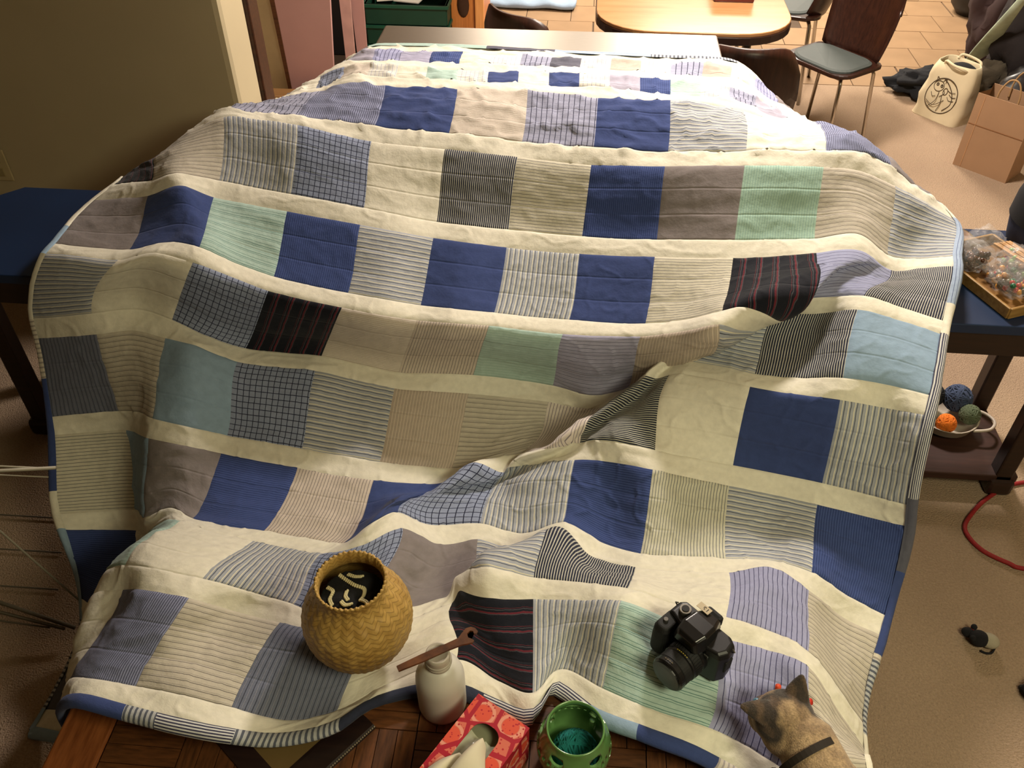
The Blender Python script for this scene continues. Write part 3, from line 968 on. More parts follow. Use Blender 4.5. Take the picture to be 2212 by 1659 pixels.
def bag_shell(w0, d0, w1, d1, h, nz, slump, seed, n=6):
    rings = []
    for j in range(nz + 1):
        tz = j / nz
        w, d = w0 + (w1 - w0) * tz, d0 + (d1 - d0) * tz
        b = 1 + .10 * math.sin(PI * tz)
        ring = []
        for x, y in rrect(w * b, d * b, min(w, d) * .28, n):
            nn = noise.noise(Vector((x * 9, y * 9, tz * 3 + seed))) * .016
            ring.append(Vector((x + nn + slump[0] * tz, y + nn + slump[1] * tz, h * tz + (nn if 0 < j else 0))))
        rings.append(ring)
    return rings


tb = thing('tote_bag', 'cream canvas tote bag with an outlined curled animal print, on the carpet', 'bag', (1.875, 4.53, 0), math.atan2(-.178, .157))
rr = bag_shell(.27, .15, .20, .13, .27, 8, (-.01, .05), 2)
inner = [[Vector((p.x * .955, p.y * .955, p.z)) for p in r] for r in rr[::-1]][:7]
MB().loft(rr + inner, cap=False).build('body', canvas, tb, smooth=True)
MB().loft([rr[0], [p + Vector((0, 0, .004)) for p in rr[0]]]).build('base', canvas, tb)
m = MB()
m.ball((.015, .05, .225), (.08, .05, .05), 14, 8)
m.build('contents', mat('black_cloth', '#0c0c10', .95), tb, smooth=True)
for s_ in (-1, 1):
    pts = smoothpath([(-.06, s_ * .06 + .05, .262), (-.05, s_ * .07 + .05, .283), (0, s_ * .085 + .045, .28), (.05, s_ * .08 + .045, .272), (.065, s_ * .06 + .05, .258)], 5)
    MB().tube(pts, .007, 6).build('handle', canvas, tb, smooth=True)
ink = mat('print_ink', '#4a3d2c', .9)


def fy(x, z):
    tz = z / .27
    return -(.15 + (.13 - .15) * tz) / 2 * (1 + .10 * math.sin(PI * tz)) + .05 * tz - .004 + noise.noise(Vector((x * 9, -.07 * 9, tz * 3 + 2))) * .016


def pr(pts, rad=.0016, close=False, k_=6):
    p = [(x, fy(x, z), z) for x, z in pts]
    if close:
        p = p + [p[0]]
    return smoothpath(p, k_), rad


m = MB()
import itertools
circ = lambda cx, cz, rx, rz, n=12, a0=0, a1=2 * PI: [(cx + rx * math.cos(a0 + (a1 - a0) * i / n), cz + rz * math.sin(a0 + (a1 - a0) * i / n)) for i in range(n + 1)]
for P_, r_ in (pr(circ(.0, .125, .085, .085), .0022), pr(circ(-.035, .165, .028, .024)), pr(circ(-.045, .17, .005, .006), .0025), pr(circ(-.02, .168, .005, .006), .0025),
               pr([(-.055, .185), (-.058, .205), (-.042, .192)]), pr([(-.022, .19), (-.008, .208), (-.006, .185)]), pr([(.03, .06), (.06, .1), (.05, .15), (.015, .185), (-.02, .205)], .002),
               pr([(-.07, .09), (-.03, .075), (.0, .09), (.02, .11)]), pr([(-.05, .06), (-.02, .1), (-.02, .14)]), pr([(.0, .05), (.01, .09), (.0, .13)]), pr([(.03, .13), (.045, .115), (.07, .12)]),
               pr([(.035, .145), (.055, .135), (.075, .14)]), pr([(.02, .16), (.04, .155), (.065, .16)]), pr([(-.01, .12), (.008, .14), (-.002, .155)]), pr([(-.06, .13), (-.045, .115), (-.03, .12)]),
               pr(circ(.01, .15, .012, .016))):
    m.tube(P_, r_, 4)
o = m.build('printed_drawing', ink, tb)
o['kind'] = 'stuff'

kraft = mat('kraft_paper', '#a07c5c', .8, vary=.06, scale=6, bump=(14, .25, .004))
pb = thing('paper_bag', 'brown kraft paper shopping bag with two twisted handles, beside the tote bag', 'bag', (1.935, 3.965, 0), math.atan2(-.175, .188))
w, d, h = .257, .155, .355
front = []
MB().box((0, 0, .004), (w, d, .006)).build('base', kraft, pb)
for nm, c, dd in (('front_panel', (0, -d / 2, h / 2), (w, .003, h)), ('back_panel', (0, d / 2, h / 2), (w, .003, h))):
    MB().box(c, dd).build(nm, kraft, pb)
for sx in (-1, 1):
    g = MB()
    x0 = sx * w / 2
    g.add([(x0, -d / 2, 0), (x0, 0, 0), (x0, d / 2, 0), (x0, d / 2, h), (x0 - sx * .02, 0, h), (x0, -d / 2, h), (x0 - sx * .012, 0, h * .55)],
          [(0, 1, 6), (0, 6, 5), (5, 6, 4), (1, 2, 6), (2, 3, 6), (3, 4, 6)])
    g.build('side_gusset', kraft, pb)
MB().box((0, -d / 2 - .0025, h * .60), (w * .98, .002, .003)).build('fold_crease', mat('kraft_dark', '#8a5f3c', .8), pb)
MB().box((-w * .36, -d / 2 - .0025, h * .5), (.003, .002, h * .96)).build('fold_crease', mat('kraft_light', '#b88a60', .8), pb)
for s_ in (-1, 1):
    pts = smoothpath([(-.045, s_ * (d / 2 - .008), h - .04), (-.045, s_ * (d / 2 - .008), h + .03), (-.02, s_ * (d / 2 - .01), h + .085), (.02, s_ * (d / 2 - .01), h + .085), (.045, s_ * (d / 2 - .008), h + .03), (.045, s_ * (d / 2 - .008), h - .04)], 6)
    MB().tube(pts, .004, 6).build('handle', mat('twisted_paper', '#9c7a50', .8), pb, smooth=True)
m = MB()
m.box((.02, 0, .2), (.18, .1, .22))
m.build('contents', mat('dark_contents', '#3a1c16', .8), pb, bevel=.02)


def blob(name, c, r, m_, amp, seed, n=40, mm=24, fr=3.0, flat=True):
    b = MB()
    b.ball((0, 0, 0), (1, 1, 1), n, mm)
    vs = []
    for p in b.v:
        q = Vector(p)
        f = 1 + amp * noise.noise(q * fr * .5 + Vector((seed, 0, 0))) + amp * .6 * noise.noise(q * fr + Vector((0, seed, 0))) + amp * .3 * noise.noise(q * fr * 2.6)
        z = q.z * f * r[2]
        if flat:
            z = max(z, -r[2] * .7)
        vs.append((q.x * f * r[0] + c[0], q.y * f * r[1] + c[1], z + c[2]))
    b.v = vs
    return b.build(name, m_, None, smooth=True)


leather = mat('black_leather', '#131012', .34, vary=.1, bump=(60, .2, .002))
lb = tag(blob('leather_bag', (2.22, 4.36, .135), (.21, .16, .19), leather, .22, 4.0), 'black leather bag slumped between the tote bag and paper bag', 'bag')
bc = mat('black_fleece', '#0d0e12', .95, bump=(120, .4, .004))
tag(blob('black_jumper', (1.86, 4.83, .05), (.17, .11, .07), bc, .5, 8.0, fr=4), 'black knitted jumper heaped on the tiles behind the tote bag', 'clothing')
tag(blob('grey_scarf', (2.14, 4.72, .10), (.17, .07, .12), mat('grey_brown_wool', '#4a4132', .95, bump=(80, .4, .004)), .45, 3.0, fr=4), 'grey brown woollen scarf lying over the black bag', 'scarf')
tag(blob('dark_coat', (2.48, 4.80, .42), (.34, .27, .60), mat('dark_coat_cloth', '#1c1413', .85, bump=(50, .3, .004)), .30, 11.0, 56, 34), 'dark coat heaped high at the right behind the bags', 'coat')
tag(blob('brown_coat', (2.36, 5.32, .22), (.17, .2, .30), mat('maroon_coat', '#2a1411', .9), .35, 21.0), 'dark maroon coat bundled on the tiles behind the green cloth', 'coat')
# pale green cloth hanging over the coats
pts = [(2.10, 4.95, .12, .015), (2.10, 4.86, .18, .065), (2.06, 4.66, .38, .048), (2.06, 4.53, .56, .028), (2.10, 4.47, .74, .022)]
m = MB()
rings = []
for x, y, z, hw in pts:
    rings.append([Vector((x - hw, y, z)), Vector((x, y - .012, z + .004)), Vector((x + hw, y, z + .01)), Vector((x + hw, y + .012, z + .01)), Vector((x, y + .0, z + .002)), Vector((x - hw, y + .012, z))])
m.loft(rings)
tag(m.build('green_cloth', mat('pale_green_cloth', '#c6d4ba', .9, vary=.2, scale=14), smooth=True, sub=1), 'pale green patterned cloth hanging in front of the dark coats', 'cloth')
pt = thing('plant_pot', 'dark round pot with grey stones at the far right on the tiles', 'pot', (2.52, 6.14, 0))
MB().lathe([(.10, 0), (.15, .06), (.17, .14), (.165, .15), (.15, .13), (.14, .12)], n=28).build('pot', mat('dark_pot', '#17140f', .5), pt, smooth=True)
random.seed(5)
m = MB()
for i in range(60):
    a, r_ = random.random() * 2 * PI, .135 * math.sqrt(random.random())
    m.ball((r_ * math.cos(a), r_ * math.sin(a), .122 + random.random() * .012), .014 + .008 * random.random(), 7, 5)
o = m.build('stones', mat('grey_stone', '#7a7264', .8), pt, smooth=True)
o['kind'] = 'stuff'
wb = thing('white_box', 'white flat box at the right edge beside the paper bag', 'box', (2.31, 3.80, 0), -.35)
MB().box((0, 0, .03), (.34, .34, .06)).build('body', mat('white_card', '#d9cdbb', .7), wb, bevel=.004)
MB().box((0, 0, .064), (.348, .348, .014)).build('lid', mat('white_card2', '#dccfbd', .7), wb, bevel=.003)
tag(MB().box((2.14, 4.12, .26), (.12, .06, .004), .5).build('paper_sheet', mat('white_sheet', '#d8d4cc', .8), rot=None), 'small white paper lying on the black leather bag', 'paper')

# ------------------------------------------------------------------ things on and under the blue table
bb = thing('blue_bucket_bag', 'navy blue soft bucket bag with olive yarn on the blue table', 'bag', (1.262, 2.10, .70))
rings = []
for rr_, zz in ((.085, 0), (.108, .03), (.118, .10), (.116, .16), (.104, .205), (.098, .21), (.10, .19), (.095, .12)):
    rings.append([Vector((rr_ * math.cos(2 * PI * j / 28) * (1 + .05 * noise.noise(Vector((math.cos(j * .22) * 2, zz * 12, 3)))), rr_ * math.sin(2 * PI * j / 28), zz)) for j in range(28)])
MB().loft(rings).build('body', mat('navy_canvas', '#12203f', .8, vary=.15, bump=(80, .3, .002)), bb, smooth=True)
rings2 = [[p * 1.0 + Vector((p.x * .03, p.y * .03, 0)) for p in r] for r in (rings[2], rings[3], rings[4])]
MB().loft(rings2, cap=False).build('black_panel', mat('black_canvas', '#101014', .8), bb, smooth=True)
m = MB()
for i in range(9):
    a = i * 2.4
    m.ball((.05 * math.cos(a), .05 * math.sin(a), .195 + .012 * (i % 3)), (.04, .035, .03), 10, 7)
o = m.build('olive_yarn', mat('olive_yarn', '#3d3a1c', .95, vary=.4, scale=60, bump=(150, .6, .004)), bb, smooth=True)
o['kind'] = 'stuff'
jl = thing('jar_lid', 'round tan jar lid beside the quilt edge on the blue table', 'lid', (1.045, 2.155, .70))
MB().lathe([(.043, 0), (.045, .004), (.045, .009), (.042, .011)], n=32).build('rim', mat('lid_gold', '#8c7a55', .4, metal=.6), jl, smooth=True)
MB().lathe([(.036, .011), (.036, .0125)], n=28).build('disc', mat('lid_print', '#7c6350', .6, vary=.4, scale=60), jl)

ta = Vector((-.4, .917, 0))
tb_ = Vector((.917, .4, 0))
K0 = Vector((1.062, 1.79, .70))
rzt = math.atan2(tb_.y, tb_.x)
tr = thing('wooden_tray', 'shallow wooden tray holding clear bags of beads on the blue table', 'tray', tuple(K0 + ta * .145 + tb_ * .10), rzt)
TL, TW = .29, .20
MB().box((0, 0, .005), (TW, TL, .008)).build('base', wood('tray_wood', '#7a5326', '#9a7038', .5), tr)
for c, dd in (((-TW / 2, 0, .016), (.008, TL, .03)), ((TW / 2, 0, .016), (.008, TL, .03)), ((0, -TL / 2, .016), (TW, .008, .03)), ((0, TL / 2, .016), (TW, .008, .03))):
    MB().box(c, dd).build('side', wood('tray_side', '#8a6430', '#b08a4c', .5), tr, bevel=.002)
film = NT('clear_film')
film.b.inputs['Base Color'].default_value = (.95, .95, .95, 1)
film.b.inputs['Roughness'].default_value = .08
film.b.inputs['Alpha'].default_value = .13
film.bump(film.noise(40, 3, film.obj()), .9, .01)
film = film.m
bagdefs = [('clear plastic bag of brown beads, at the quilt end of the wooden tray', (-.045, .07), (.055, .06, .035), ['#4a2a18', '#5c3620', '#3c2010'], 60),
           ('clear plastic bag of mixed orange and red beads in the tray middle', (-.02, -.055), (.06, .075, .032), ['#c98a2c', '#b5342e', '#8a8474', '#4a3a2a', '#2f6a4a', '#8a6a4a'], 60),
           ('clear plastic bag with green and pink beads, beside the wooden sticks', (.055, -.02), (.05, .08, .034), ['#7aa04a', '#b8365a', '#9a8a6a', '#6a5a4a', '#a0703a'], 50),
           ('empty crumpled clear plastic bag on the upper end of the tray', (.03, .10), (.05, .045, .04), [], 0)]
random.seed(12)
for lb_, (x, y), r_, cols, cnt in bagdefs:
    base = K0 + ta * (.145 + y) + tb_ * (.10 + x) + Vector((0, 0, .042))
    root = thing('plastic_bag', lb_, 'bag', tuple(base), rzt, 'clear bags on the tray')
    b = blob('film', (0, 0, 0), r_, film, .35, random.random() * 40, 24, 14, 5, flat=False)
    b.parent = root
    for ci, cc in enumerate(cols):
        m = MB()
        for i in range(cnt // max(1, len(cols))):
            a = random.random() * 2 * PI
            q = math.sqrt(random.random()) * .8
            m.ball((q * r_[0] * math.cos(a), q * r_[1] * math.sin(a), (random.random() * 1.2 - .75) * r_[2] * .75), .0075, 7, 5)
        o = m.build('beads', mat('bead_' + cc, cc, .3), root, smooth=True)
        o['kind'] = 'stuff'
for i in range(6):
    a = Vector((1.092, 2.045, .758)) + Vector((.0085 * i, .003 * i, -.001 * (i % 2)))
    o = tag(MB().box((0, 0, 0), (.0075, .27, .006)).build('wooden_stick', wood('stick_wood', '#a97a48', '#c79c68', .6), bevel=.001),
            'pale craft stick, %s of the bundle beside the navy bag' % ['nearest the bead bags', 'second from the bead bags', 'third from the bead bags', 'fourth from the bead bags', 'fifth from the bead bags', 'farthest from the bead bags'][i], 'stick', 'wooden sticks on the tray')
    o.location = a + Vector((.062, -.115, 0))
    o.rotation_euler = (R(-3), 0, math.atan2(-.12, .055) + PI / 2)

yb = thing('yarn_bowl', 'white handled bowl on the dark lower shelf, heaped with yarn balls', 'bowl', (1.185, 2.075, .075))
MB().lathe([(.06, 0), (.085, .02), (.095, .05), (.098, .052), (.092, .05), (.082, .022), (.058, .004)], n=32).build('body', mat('white_bowl', '#b8ac9c', .5), yb, smooth=True)
MB().tube(smoothpath([(.06, -.075, .045), (.11, -.07, .05), (.135, -.035, .05), (.12, .0, .05), (.085, .02, .05)], 6), .005, 8).build('handle', mat('white_bowl', '#b8ac9c'), yb, smooth=True)


def yarn_ball(label, c, r, color, strands=26, thick=.0028, squash=1.0, name='yarn_ball'):
    root = thing(name, label, 'yarn', tuple(c), 0)
    MB().ball((0, 0, 0), (r * .96, r * .96, r * .96 * squash), 20, 14).build('core', mat('yarn_' + color, color, .95, vary=.2, scale=80), root, smooth=True)
    m = MB()
    rnd = random.Random(sum(map(ord, label)))
    for s_ in range(strands):
        ax = Vector((rnd.gauss(0, 1), rnd.gauss(0, 1), rnd.gauss(0, 1))).normalized()
        u = ax.orthogonal().normalized()
        w_ = ax.cross(u)
        h_ = rnd.uniform(-.5, .5)
        rr2 = math.sqrt(1 - h_ * h_)
        P_ = []
        for i in range(19):
            a = 2 * PI * i / 18
            q = (u * math.cos(a) * rr2 + w_ * math.sin(a) * rr2 + ax * h_) * r
            P_.append((q.x, q.y, q.z * squash))
        m.tube(P_, thick, 5, cap=False)
    o = m.build('strands', mat('yarn_' + color, color, .95, vary=.2, scale=80), root, smooth=True)
    o['kind'] = 'stuff'
    return root


yarn_ball('orange yarn ball in the white bowl under the blue table', (1.165, 2.015, .132), .028, '#d8701c')
yarn_ball('slate blue yarn ball in the white bowl under the blue table', (1.222, 2.115, .150), .042, '#39445e')
yarn_ball('grey green yarn ball in the white bowl under the blue table', (1.245, 2.055, .138), .030, '#566048')
yarn_ball('black yarn ball at the back of the white bowl', (1.15, 2.13, .145), .036, '#15151a')
yarn_ball('dusty pink yarn ball resting on the shelf behind the white bowl', (1.14, 2.228, .115), .04, '#8c6460')
yarn_ball('dark green yarn ball in the white bowl nearest the quilt', (1.115, 2.06, .142), .028, '#26331f')

# red cord and toys on the carpet
pts = smoothpath([(2.3, 1.95, .006), (1.75, 1.96, .006), (1.405, 1.906, .006), (1.286, 1.84, .006), (1.205, 1.76, .006), (1.172, 1.70, .006), (1.196, 1.634, .006), (1.258, 1.591, .006), (1.30, 1.575, .006), (1.5, 1.56, .006), (1.9, 1.5, .006)], 8)
tag(MB().tube(pts, .0065, 8).build('red_cord', mat('red_cord', '#8a1518', .7, vary=.2, scale=200), smooth=True), 'red cord curving over the carpet at the right', 'cord')
tm = thing('toy_mouse', 'small black and white toy mouse with red spot, alone on the carpet', 'toy', (1.10, 1.332, 0), -.35)
MB().ball((.018, 0, .019), (.026, .021, .019), 18, 12).build('white_body', mat('white_plush', '#a39a86', .95, bump=(200, .5, .002)), tm, smooth=True)
m = MB()
m.ball((-.006, -.006, .022), (.024, .022, .021), 16, 10)
m.ball((-.03, .006, .016), (.018, .014, .013), 14, 8)
m.build('black_head', mat('black_plush', '#100e12', .95, bump=(200, .5, .002)), tm, smooth=True)
for s_ in (-1, 1):
    MB().ball((-.022, s_ * .018, .030), (.008, .008, .008), 10, 8).build('ear', mat('black_plush', '#100e12'), tm, smooth=True)
MB().ball((-.022, .016, .022), (.008, .008, .008), 10, 8).build('red_tag', mat('red_plush', '#b8302c', .8), tm, smooth=True)
MB().tube(smoothpath([(.036, -.008, .008), (.030, -.024, .005), (.016, -.030, .004), (.004, -.028, .004)], 4), .003, 6).build('tail', mat('black_plush', '#100e12'), tm, smooth=True)
sl = thing('dark_slipper', 'dark green slipper toe at the right edge of the carpet', 'slipper', (1.205, 1.19, 0), .3)
MB().ball((0, 0, .03), (.055, .035, .028), 18, 10).build('toe', mat('dark_green_felt', '#10140c', .95), sl, smooth=True)
MB().box((.02, 0, .008), (.13, .068, .014)).build('sole', mat('slipper_sole', '#15120f', .8), sl, bevel=.006)

# ------------------------------------------------------------------ thin rod drying rack left of the quilt
dr = thing('drying_rack', 'thin rod folding drying rack standing on the dark carpet left of the quilt', 'rack', (-1.6, 1.3, 0))
rod = mat('pale_rod', '#a29a86', .5)
rodd = mat('dull_rod', '#4d4330', .6)
D0 = Vector((-1.6, 1.3, 0))


def rod_(a, b, r_, m_):
    MB().tube([Vector(a) - D0, Vector(b) - D0], r_, 8).build('rod', m_, dr, smooth=True)


rod_((-2.05, 1.262, .50), (-1.195, 1.289, .495), .0022, rod)
rod_((-2.05, 1.235, .50), (-1.20, 1.275, .48), .0016, rod)
rod_((-2.05, 1.13, .52), (-1.185, 1.292, .495), .0042, rod)
rod_((-1.62, 1.222, 1.05), (-1.215, 1.196, .08), .0026, rod)
rod_((-1.9, 1.262, .16), (-1.235, 1.155, .03), .0055, rodd)
rod_((-1.9, 1.215, .13), (-1.26, 1.15, .03), .0045, rodd)
rod_((-1.9, 1.15, .10), (-1.30, 1.15, .03), .0025, rodd)
for q, yy in enumerate((1.52, 1.40, 1.28)):
    rod_((-2.3, yy - .01, .006), (-1.45 + .05 * q, yy + .0, .006), .0022, rodd)
rod_((-2.05, 1.262, .50), (-2.05, 1.5, .006), .004, rodd)
rod_((-2.05, 1.262, .50), (-2.05, 1.05, .006), .004, rodd)

# ------------------------------------------------------------------ coffee table things
# dark picture frame lying flat
A0 = Vector((-.317, .749, .455))
d1 = Vector((-.61, -.79, 0)).normalized()
d2 = Vector((-.79, .61, 0)).normalized()
pf = thing('picture_frame', 'dark wooden picture frame lying flat, half under the quilt edge', 'frame', tuple(A0))
fm = wood('frame_wood', '#1a1010', '#2c1c18', .38)


def bar(p, q, w_, side, ht=1.0):
    p, q = Vector(p), Vector(q)
    ax = (q - p).normalized()
    n_ = side.normalized()
    prof = [(0, 0), (0, .006), (.006, .008), (w_ * .5, .007), (w_ - .006, .006), (w_, .005), (w_, 0)]
    m_ = MB()
    m_.loft([[p + n_ * o_ + Vector((0, 0, h_ * ht)) for o_, h_ in prof], [q + n_ * o_ + Vector((0, 0, h_)) for o_, h_ in prof]])
    return m_.build('rail', fm, pf)


L1, L2 = .215, .255
z0 = Vector((0, 0, 0))
bar(z0, d1 * L1, .055, d2)
bar(d1 * L1, d1 * L1 + d2 * L2, .04, -d1)
bar(z0, d2 * L2, .05, d1, .35)
bar(d2 * L2, d1 * L1 + d2 * L2, .055, -d2, .35)
MB().add([d1 * .03 + d2 * .03 + Vector((0, 0, .004)), d1 * (L1 - .02) + d2 * .03 + Vector((0, 0, .004)), d1 * (L1 - .02) + d2 * (L2 - .03) + Vector((0, 0, .004)), d1 * .03 + d2 * (L2 - .03) + Vector((0, 0, .004))],
         [(0, 1, 2, 3)]).build('backing_panel', mat('tan_board', '#6b5630', .5, vary=.1), pf)
m = MB()
for i in range(46):
    m.ball(d1 * (.002 + .0046 * i) + d2 * .001 + Vector((0, 0, .007)), .0019, 6, 4)
for i in range(13):
    m.ball(d2 * (.002 + .0046 * i) + d1 * .001 + Vector((0, 0, .0025)), .0019, 6, 4)
o = m.build('bead_trim', mat('pale_beads', '#8f8570', .5), pf, smooth=True)
o['kind'] = 'stuff'

# white bottle
bo = thing('bottle', 'frosted white plastic bottle standing in front of the quilt edge', 'bottle', (-.200, .806, .455))
wp = NT('frosted_plastic')
wp.b.inputs['Base Color'].default_value = (.62, .59, .52, 1)
wp.b.inputs['Roughness'].default_value = .42
wp.b.inputs['Subsurface Weight'].default_value = .35
wp.b.inputs['Subsurface Radius'].default_value = (.02, .02, .015)
wp = wp.m
MB().lathe([(.036, 0), (.043, .005), (.045, .014), (.045, .095), (.044, .110), (.039, .126), (.030, .140), (.023, .148)], n=40).build('body', wp, bo, smooth=True)
MB().lathe([(.023, .147), (.0225, .151), (.022, .170), (.0215, .179), (.019, .181), (.017, .178)], n=32).build('neck', mat('clear_grey_plastic', '#b9b0a2', .3), bo, smooth=True)
m = MB()
for zz in (.154, .161):
    m.lathe([(.022, zz - .0015), (.0245, zz), (.022, zz + .0015)], n=32, cap=False)
m.build('thread_ring', mat('clear_grey_plastic', '#b9b0a2', .3), bo, smooth=True)

# wooden hook tool resting on the quilt and the bottle
h0, h1 = Vector((-.263, .767, .6395)), Vector((-.132, .848, .6395))
ax = (h1 - h0).normalized()
L = (h1 - h0).length
hk = thing('wooden_hook', 'slim brown wooden weaving hook with open notched end, across the bottle neck', 'tool', tuple(h0))
side = Vector((0, 0, 1)).cross(ax).normalized()
nor = ax.cross(side)
out = [(0, -.004), (.0, .004), (.05, .0055), (.10, .005), (.128, .0055), (.138, .010), (.150, .0145), (.160, .0135), (.1665, .009), (.168, .003), (.163, .0005), (.159, .0025), (.160, .006), (.155, .0085), (.147, .006),
       (.1455, .000), (.150, -.0035), (.153, -.0075), (.148, -.0095), (.138, -.008), (.128, -.006), (.10, -.005), (.05, -.0055)]
kx = L / .168
m = MB()
lo = [ax * (x * kx) + side * y * 1.3 - nor * .0022 for x, y in out]
hi = [ax * (x * kx) + side * y * 1.3 + nor * .0022 for x, y in out]
n_ = len(out)
m.add(lo + hi, [(i, (i + 1) % n_, n_ + (i + 1) % n_, n_ + i) for i in range(n_)])
bm_ = bmesh.new()
vv = [bm_.verts.new(p) for p in m.v]
for f in m.f:
    bm_.faces.new([vv[i] for i in f])
ft = bm_.faces.new([vv[n_ + i] for i in range(n_)])
fb = bm_.faces.new([vv[i] for i in range(n_ - 1, -1, -1)])
bmesh.ops.triangulate(bm_, faces=[ft, fb])
bmesh.ops.recalc_face_normals(bm_, faces=bm_.faces)
me = bpy.data.meshes.new('shaft')
bm_.to_mesh(me)
me.materials.append(wood('hook_wood', '#3e2211', '#693f22', .4, stretch=(6, 6, 6)))
o = bpy.data.objects.new('shaft', me)
COL.objects.link(o)
o.parent = hk

# woven basket with black knitting
ba = thing('woven_basket', 'round woven straw basket standing on the quilt', 'basket', (-.366, .894, .500))
prof = [(.036, 0.0), (.060, .008), (.085, .034), (.0995, .070), (.1025, .100), (.0985, .126), (.087, .149), (.072, .165), (.063, .178), (.0605, .191), (.0645, .206)]
zs = np.array([p[1] for p in prof])
rs = np.array([p[0] for p in prof])
n = 168
nz = 74
rings = []
for j in range(nz + 1):
    z = .206 * j / nz
    r_ = float(np.interp(z, zs, rs))
    if 0 < j < nz:
        r_ = .5 * r_ + .25 * float(np.interp(z - .006, zs, rs)) + .25 * float(np.interp(z + .006, zs, rs))
    ring = []
    for i in range(n):
        ph = i * 84 / n * .5
        u_ = 42 * i / n
        v_ = z / .0085
        cell = (math.floor(u_) + math.floor(v_)) % 2
        fu, fv = u_ - math.floor(u_), v_ - math.floor(v_)
        bump_ = math.sin(PI * fu) * math.sin(PI * fv) * .0016 * (1 if cell else -.4)
        zz = z + (.003 * (i % 4 < 2) if j == nz else 0)
        ring.append(Vector(((r_ + bump_) * math.cos(2 * PI * i / n), (r_ + bump_) * math.sin(2 * PI * i / n), zz)))
    rings.append(ring)
inn = []
for j in range(nz, 20, -4):
    z = .206 * j / nz
    r_ = float(np.interp(z, zs, rs)) - .004
    inn.append([Vector((r_ * math.cos(2 * PI * i / n), r_ * math.sin(2 * PI * i / n), z + (.003 * (i % 4 < 2) if j == nz else 0))) for i in range(n)])
t = NT('straw_weave')
co = t.obj()
sp = t.n('ShaderNodeSeparateXYZ')
t.l(co, sp.inputs[0])
ang = t.math('ARCTAN2', sp.outputs[1], sp.outputs[0])
u_ = t.math('MULTIPLY', ang, 42 / (2 * PI))
v_ = t.math('DIVIDE', sp.outputs[2], .0085)
tri = t.math('ABSOLUTE', t.math('SUBTRACT', t.math('FRACT', t.math('MULTIPLY', u_, .5)), .5))
zig = t.math('FRACT', t.math('ADD', t.math('MULTIPLY', tri, 2.0), v_))
dk = t.math('LESS_THAN', zig, .22)
seam = t.math('LESS_THAN', t.math('ABSOLUTE', t.math('SUBTRACT', tri, .25)), .235)
nn = t.noise(30, 4, co)
base = t.ramp(nn, .3, .7, lin('#a8823f'), lin('#c9a55c'))
base = t.mix(t.math('MULTIPLY', dk, .42), base, lin('#5e4018'))
t.l(base, t.b.inputs['Base Color'])
t.b.inputs['Roughness'].default_value = .55
t.bump(zig, .7, .002)
MB().loft(rings + inn, cap=True).build('body', t.m, ba, smooth=True)
kn = thing('black_knitting', 'black knitted yarn work with white chain stitches stuffed inside the basket', 'knitting', (-.366, .892, .655))
m = MB()
m.ball((0, 0, 0), (1, 1, 1), 40, 20)
m.v = [(x * .060, y * .060, .012 * z + .010 * noise.noise(Vector((x * 2.3, y * 2.3, 4))) + .004 * noise.noise(Vector((x * 6, y * 6, 2)))) for x, y, z in m.v]
m.build('black_cloth', mat('black_knit', '#08080a', .95, vary=.3, scale=200, bump=(260, .6, .002)), kn, smooth=True)


def kz(x, y):
    return .012 * math.sqrt(max(0, 1 - (x * x + y * y) / .0036)) + .010 * noise.noise(Vector((x / .06 * 2.3, y / .06 * 2.3, 4))) + .002


cream_y = mat('cream_yarn', '#cfc59a', .95)
for pts in ([(-.035, .042), (-.018, .030), (.0, .017), (.018, .012), (.020, .0), (.016, -.010)], [(-.020, .046), (-.005, .040), (.008, .041)], [(-.050, .012), (-.038, .004), (-.040, -.012), (-.033, -.024)],
            [(-.012, .005), (-.012, -.006), (-.006, -.014)], [(-.016, -.020), (-.008, -.026), (.002, -.022)], [(.018, -.024), (.014, -.034), (.018, -.046)], [(.018, -.010), (.030, -.018), (.038, -.030)]):
    P_ = smoothpath([(x, y, kz(x, y)) for x, y in pts], 9)
    m = MB()
    for i, p in enumerate(P_):
        m.ball(p + Vector((.0012 * (-1) ** i, .0012 * (-1) ** i, 0)), .0026, 7, 5)
    o = m.build('white_chain', cream_y, kn, smooth=True)
    o['kind'] = 'stuff'

# red tissue box
tx = Vector((-.035, .720, 0)) - Vector((-.125, .773, 0))
rzb = math.atan2(tx.y, tx.x)
TBW, TBL, TBH = .108, .235, .108
ctr = (Vector((-.125, .773, 0)) + Vector((-.035, .720, 0))) / 2 + Vector((-.08, -.139, 0)).normalized() * (TBL / 2)
tbx = thing('tissue_box', 'red floral patterned tissue box with a white tissue pulled out', 'box', (ctr.x, ctr.y, .455), rzb)
t = NT('red_floral')
co = t.obj()
vo = t.n('ShaderNodeTexVoronoi', feature='DISTANCE_TO_EDGE')
vo.inputs['Scale'].default_value = 24
t.l(co, vo.inputs['Vector'])
v2 = t.n('ShaderNodeTexVoronoi', feature='F1')
v2.inputs['Scale'].default_value = 150
t.l(co, v2.inputs['Vector'])
v3 = t.n('ShaderNodeTexVoronoi', feature='F1')
v3.inputs['Scale'].default_value = 26
t.l(co, v3.inputs['Vector'])
base = t.mix(t.math('LESS_THAN', v3.outputs['Distance'], .42), lin('#d06a55'), lin('#d8523a'))
pet = t.math('LESS_THAN', t.math('ABSOLUTE', t.math('SUBTRACT', v3.outputs['Distance'], .52)), .07)
base = t.mix(pet, base, lin('#e0937c'))
base = t.mix(t.math('LESS_THAN', v2.outputs['Distance'], .27), base, lin('#b01f2e'))
base = t.mix(t.math('LESS_THAN', vo.outputs['Distance'], .09), base, lin('#a8182c'))
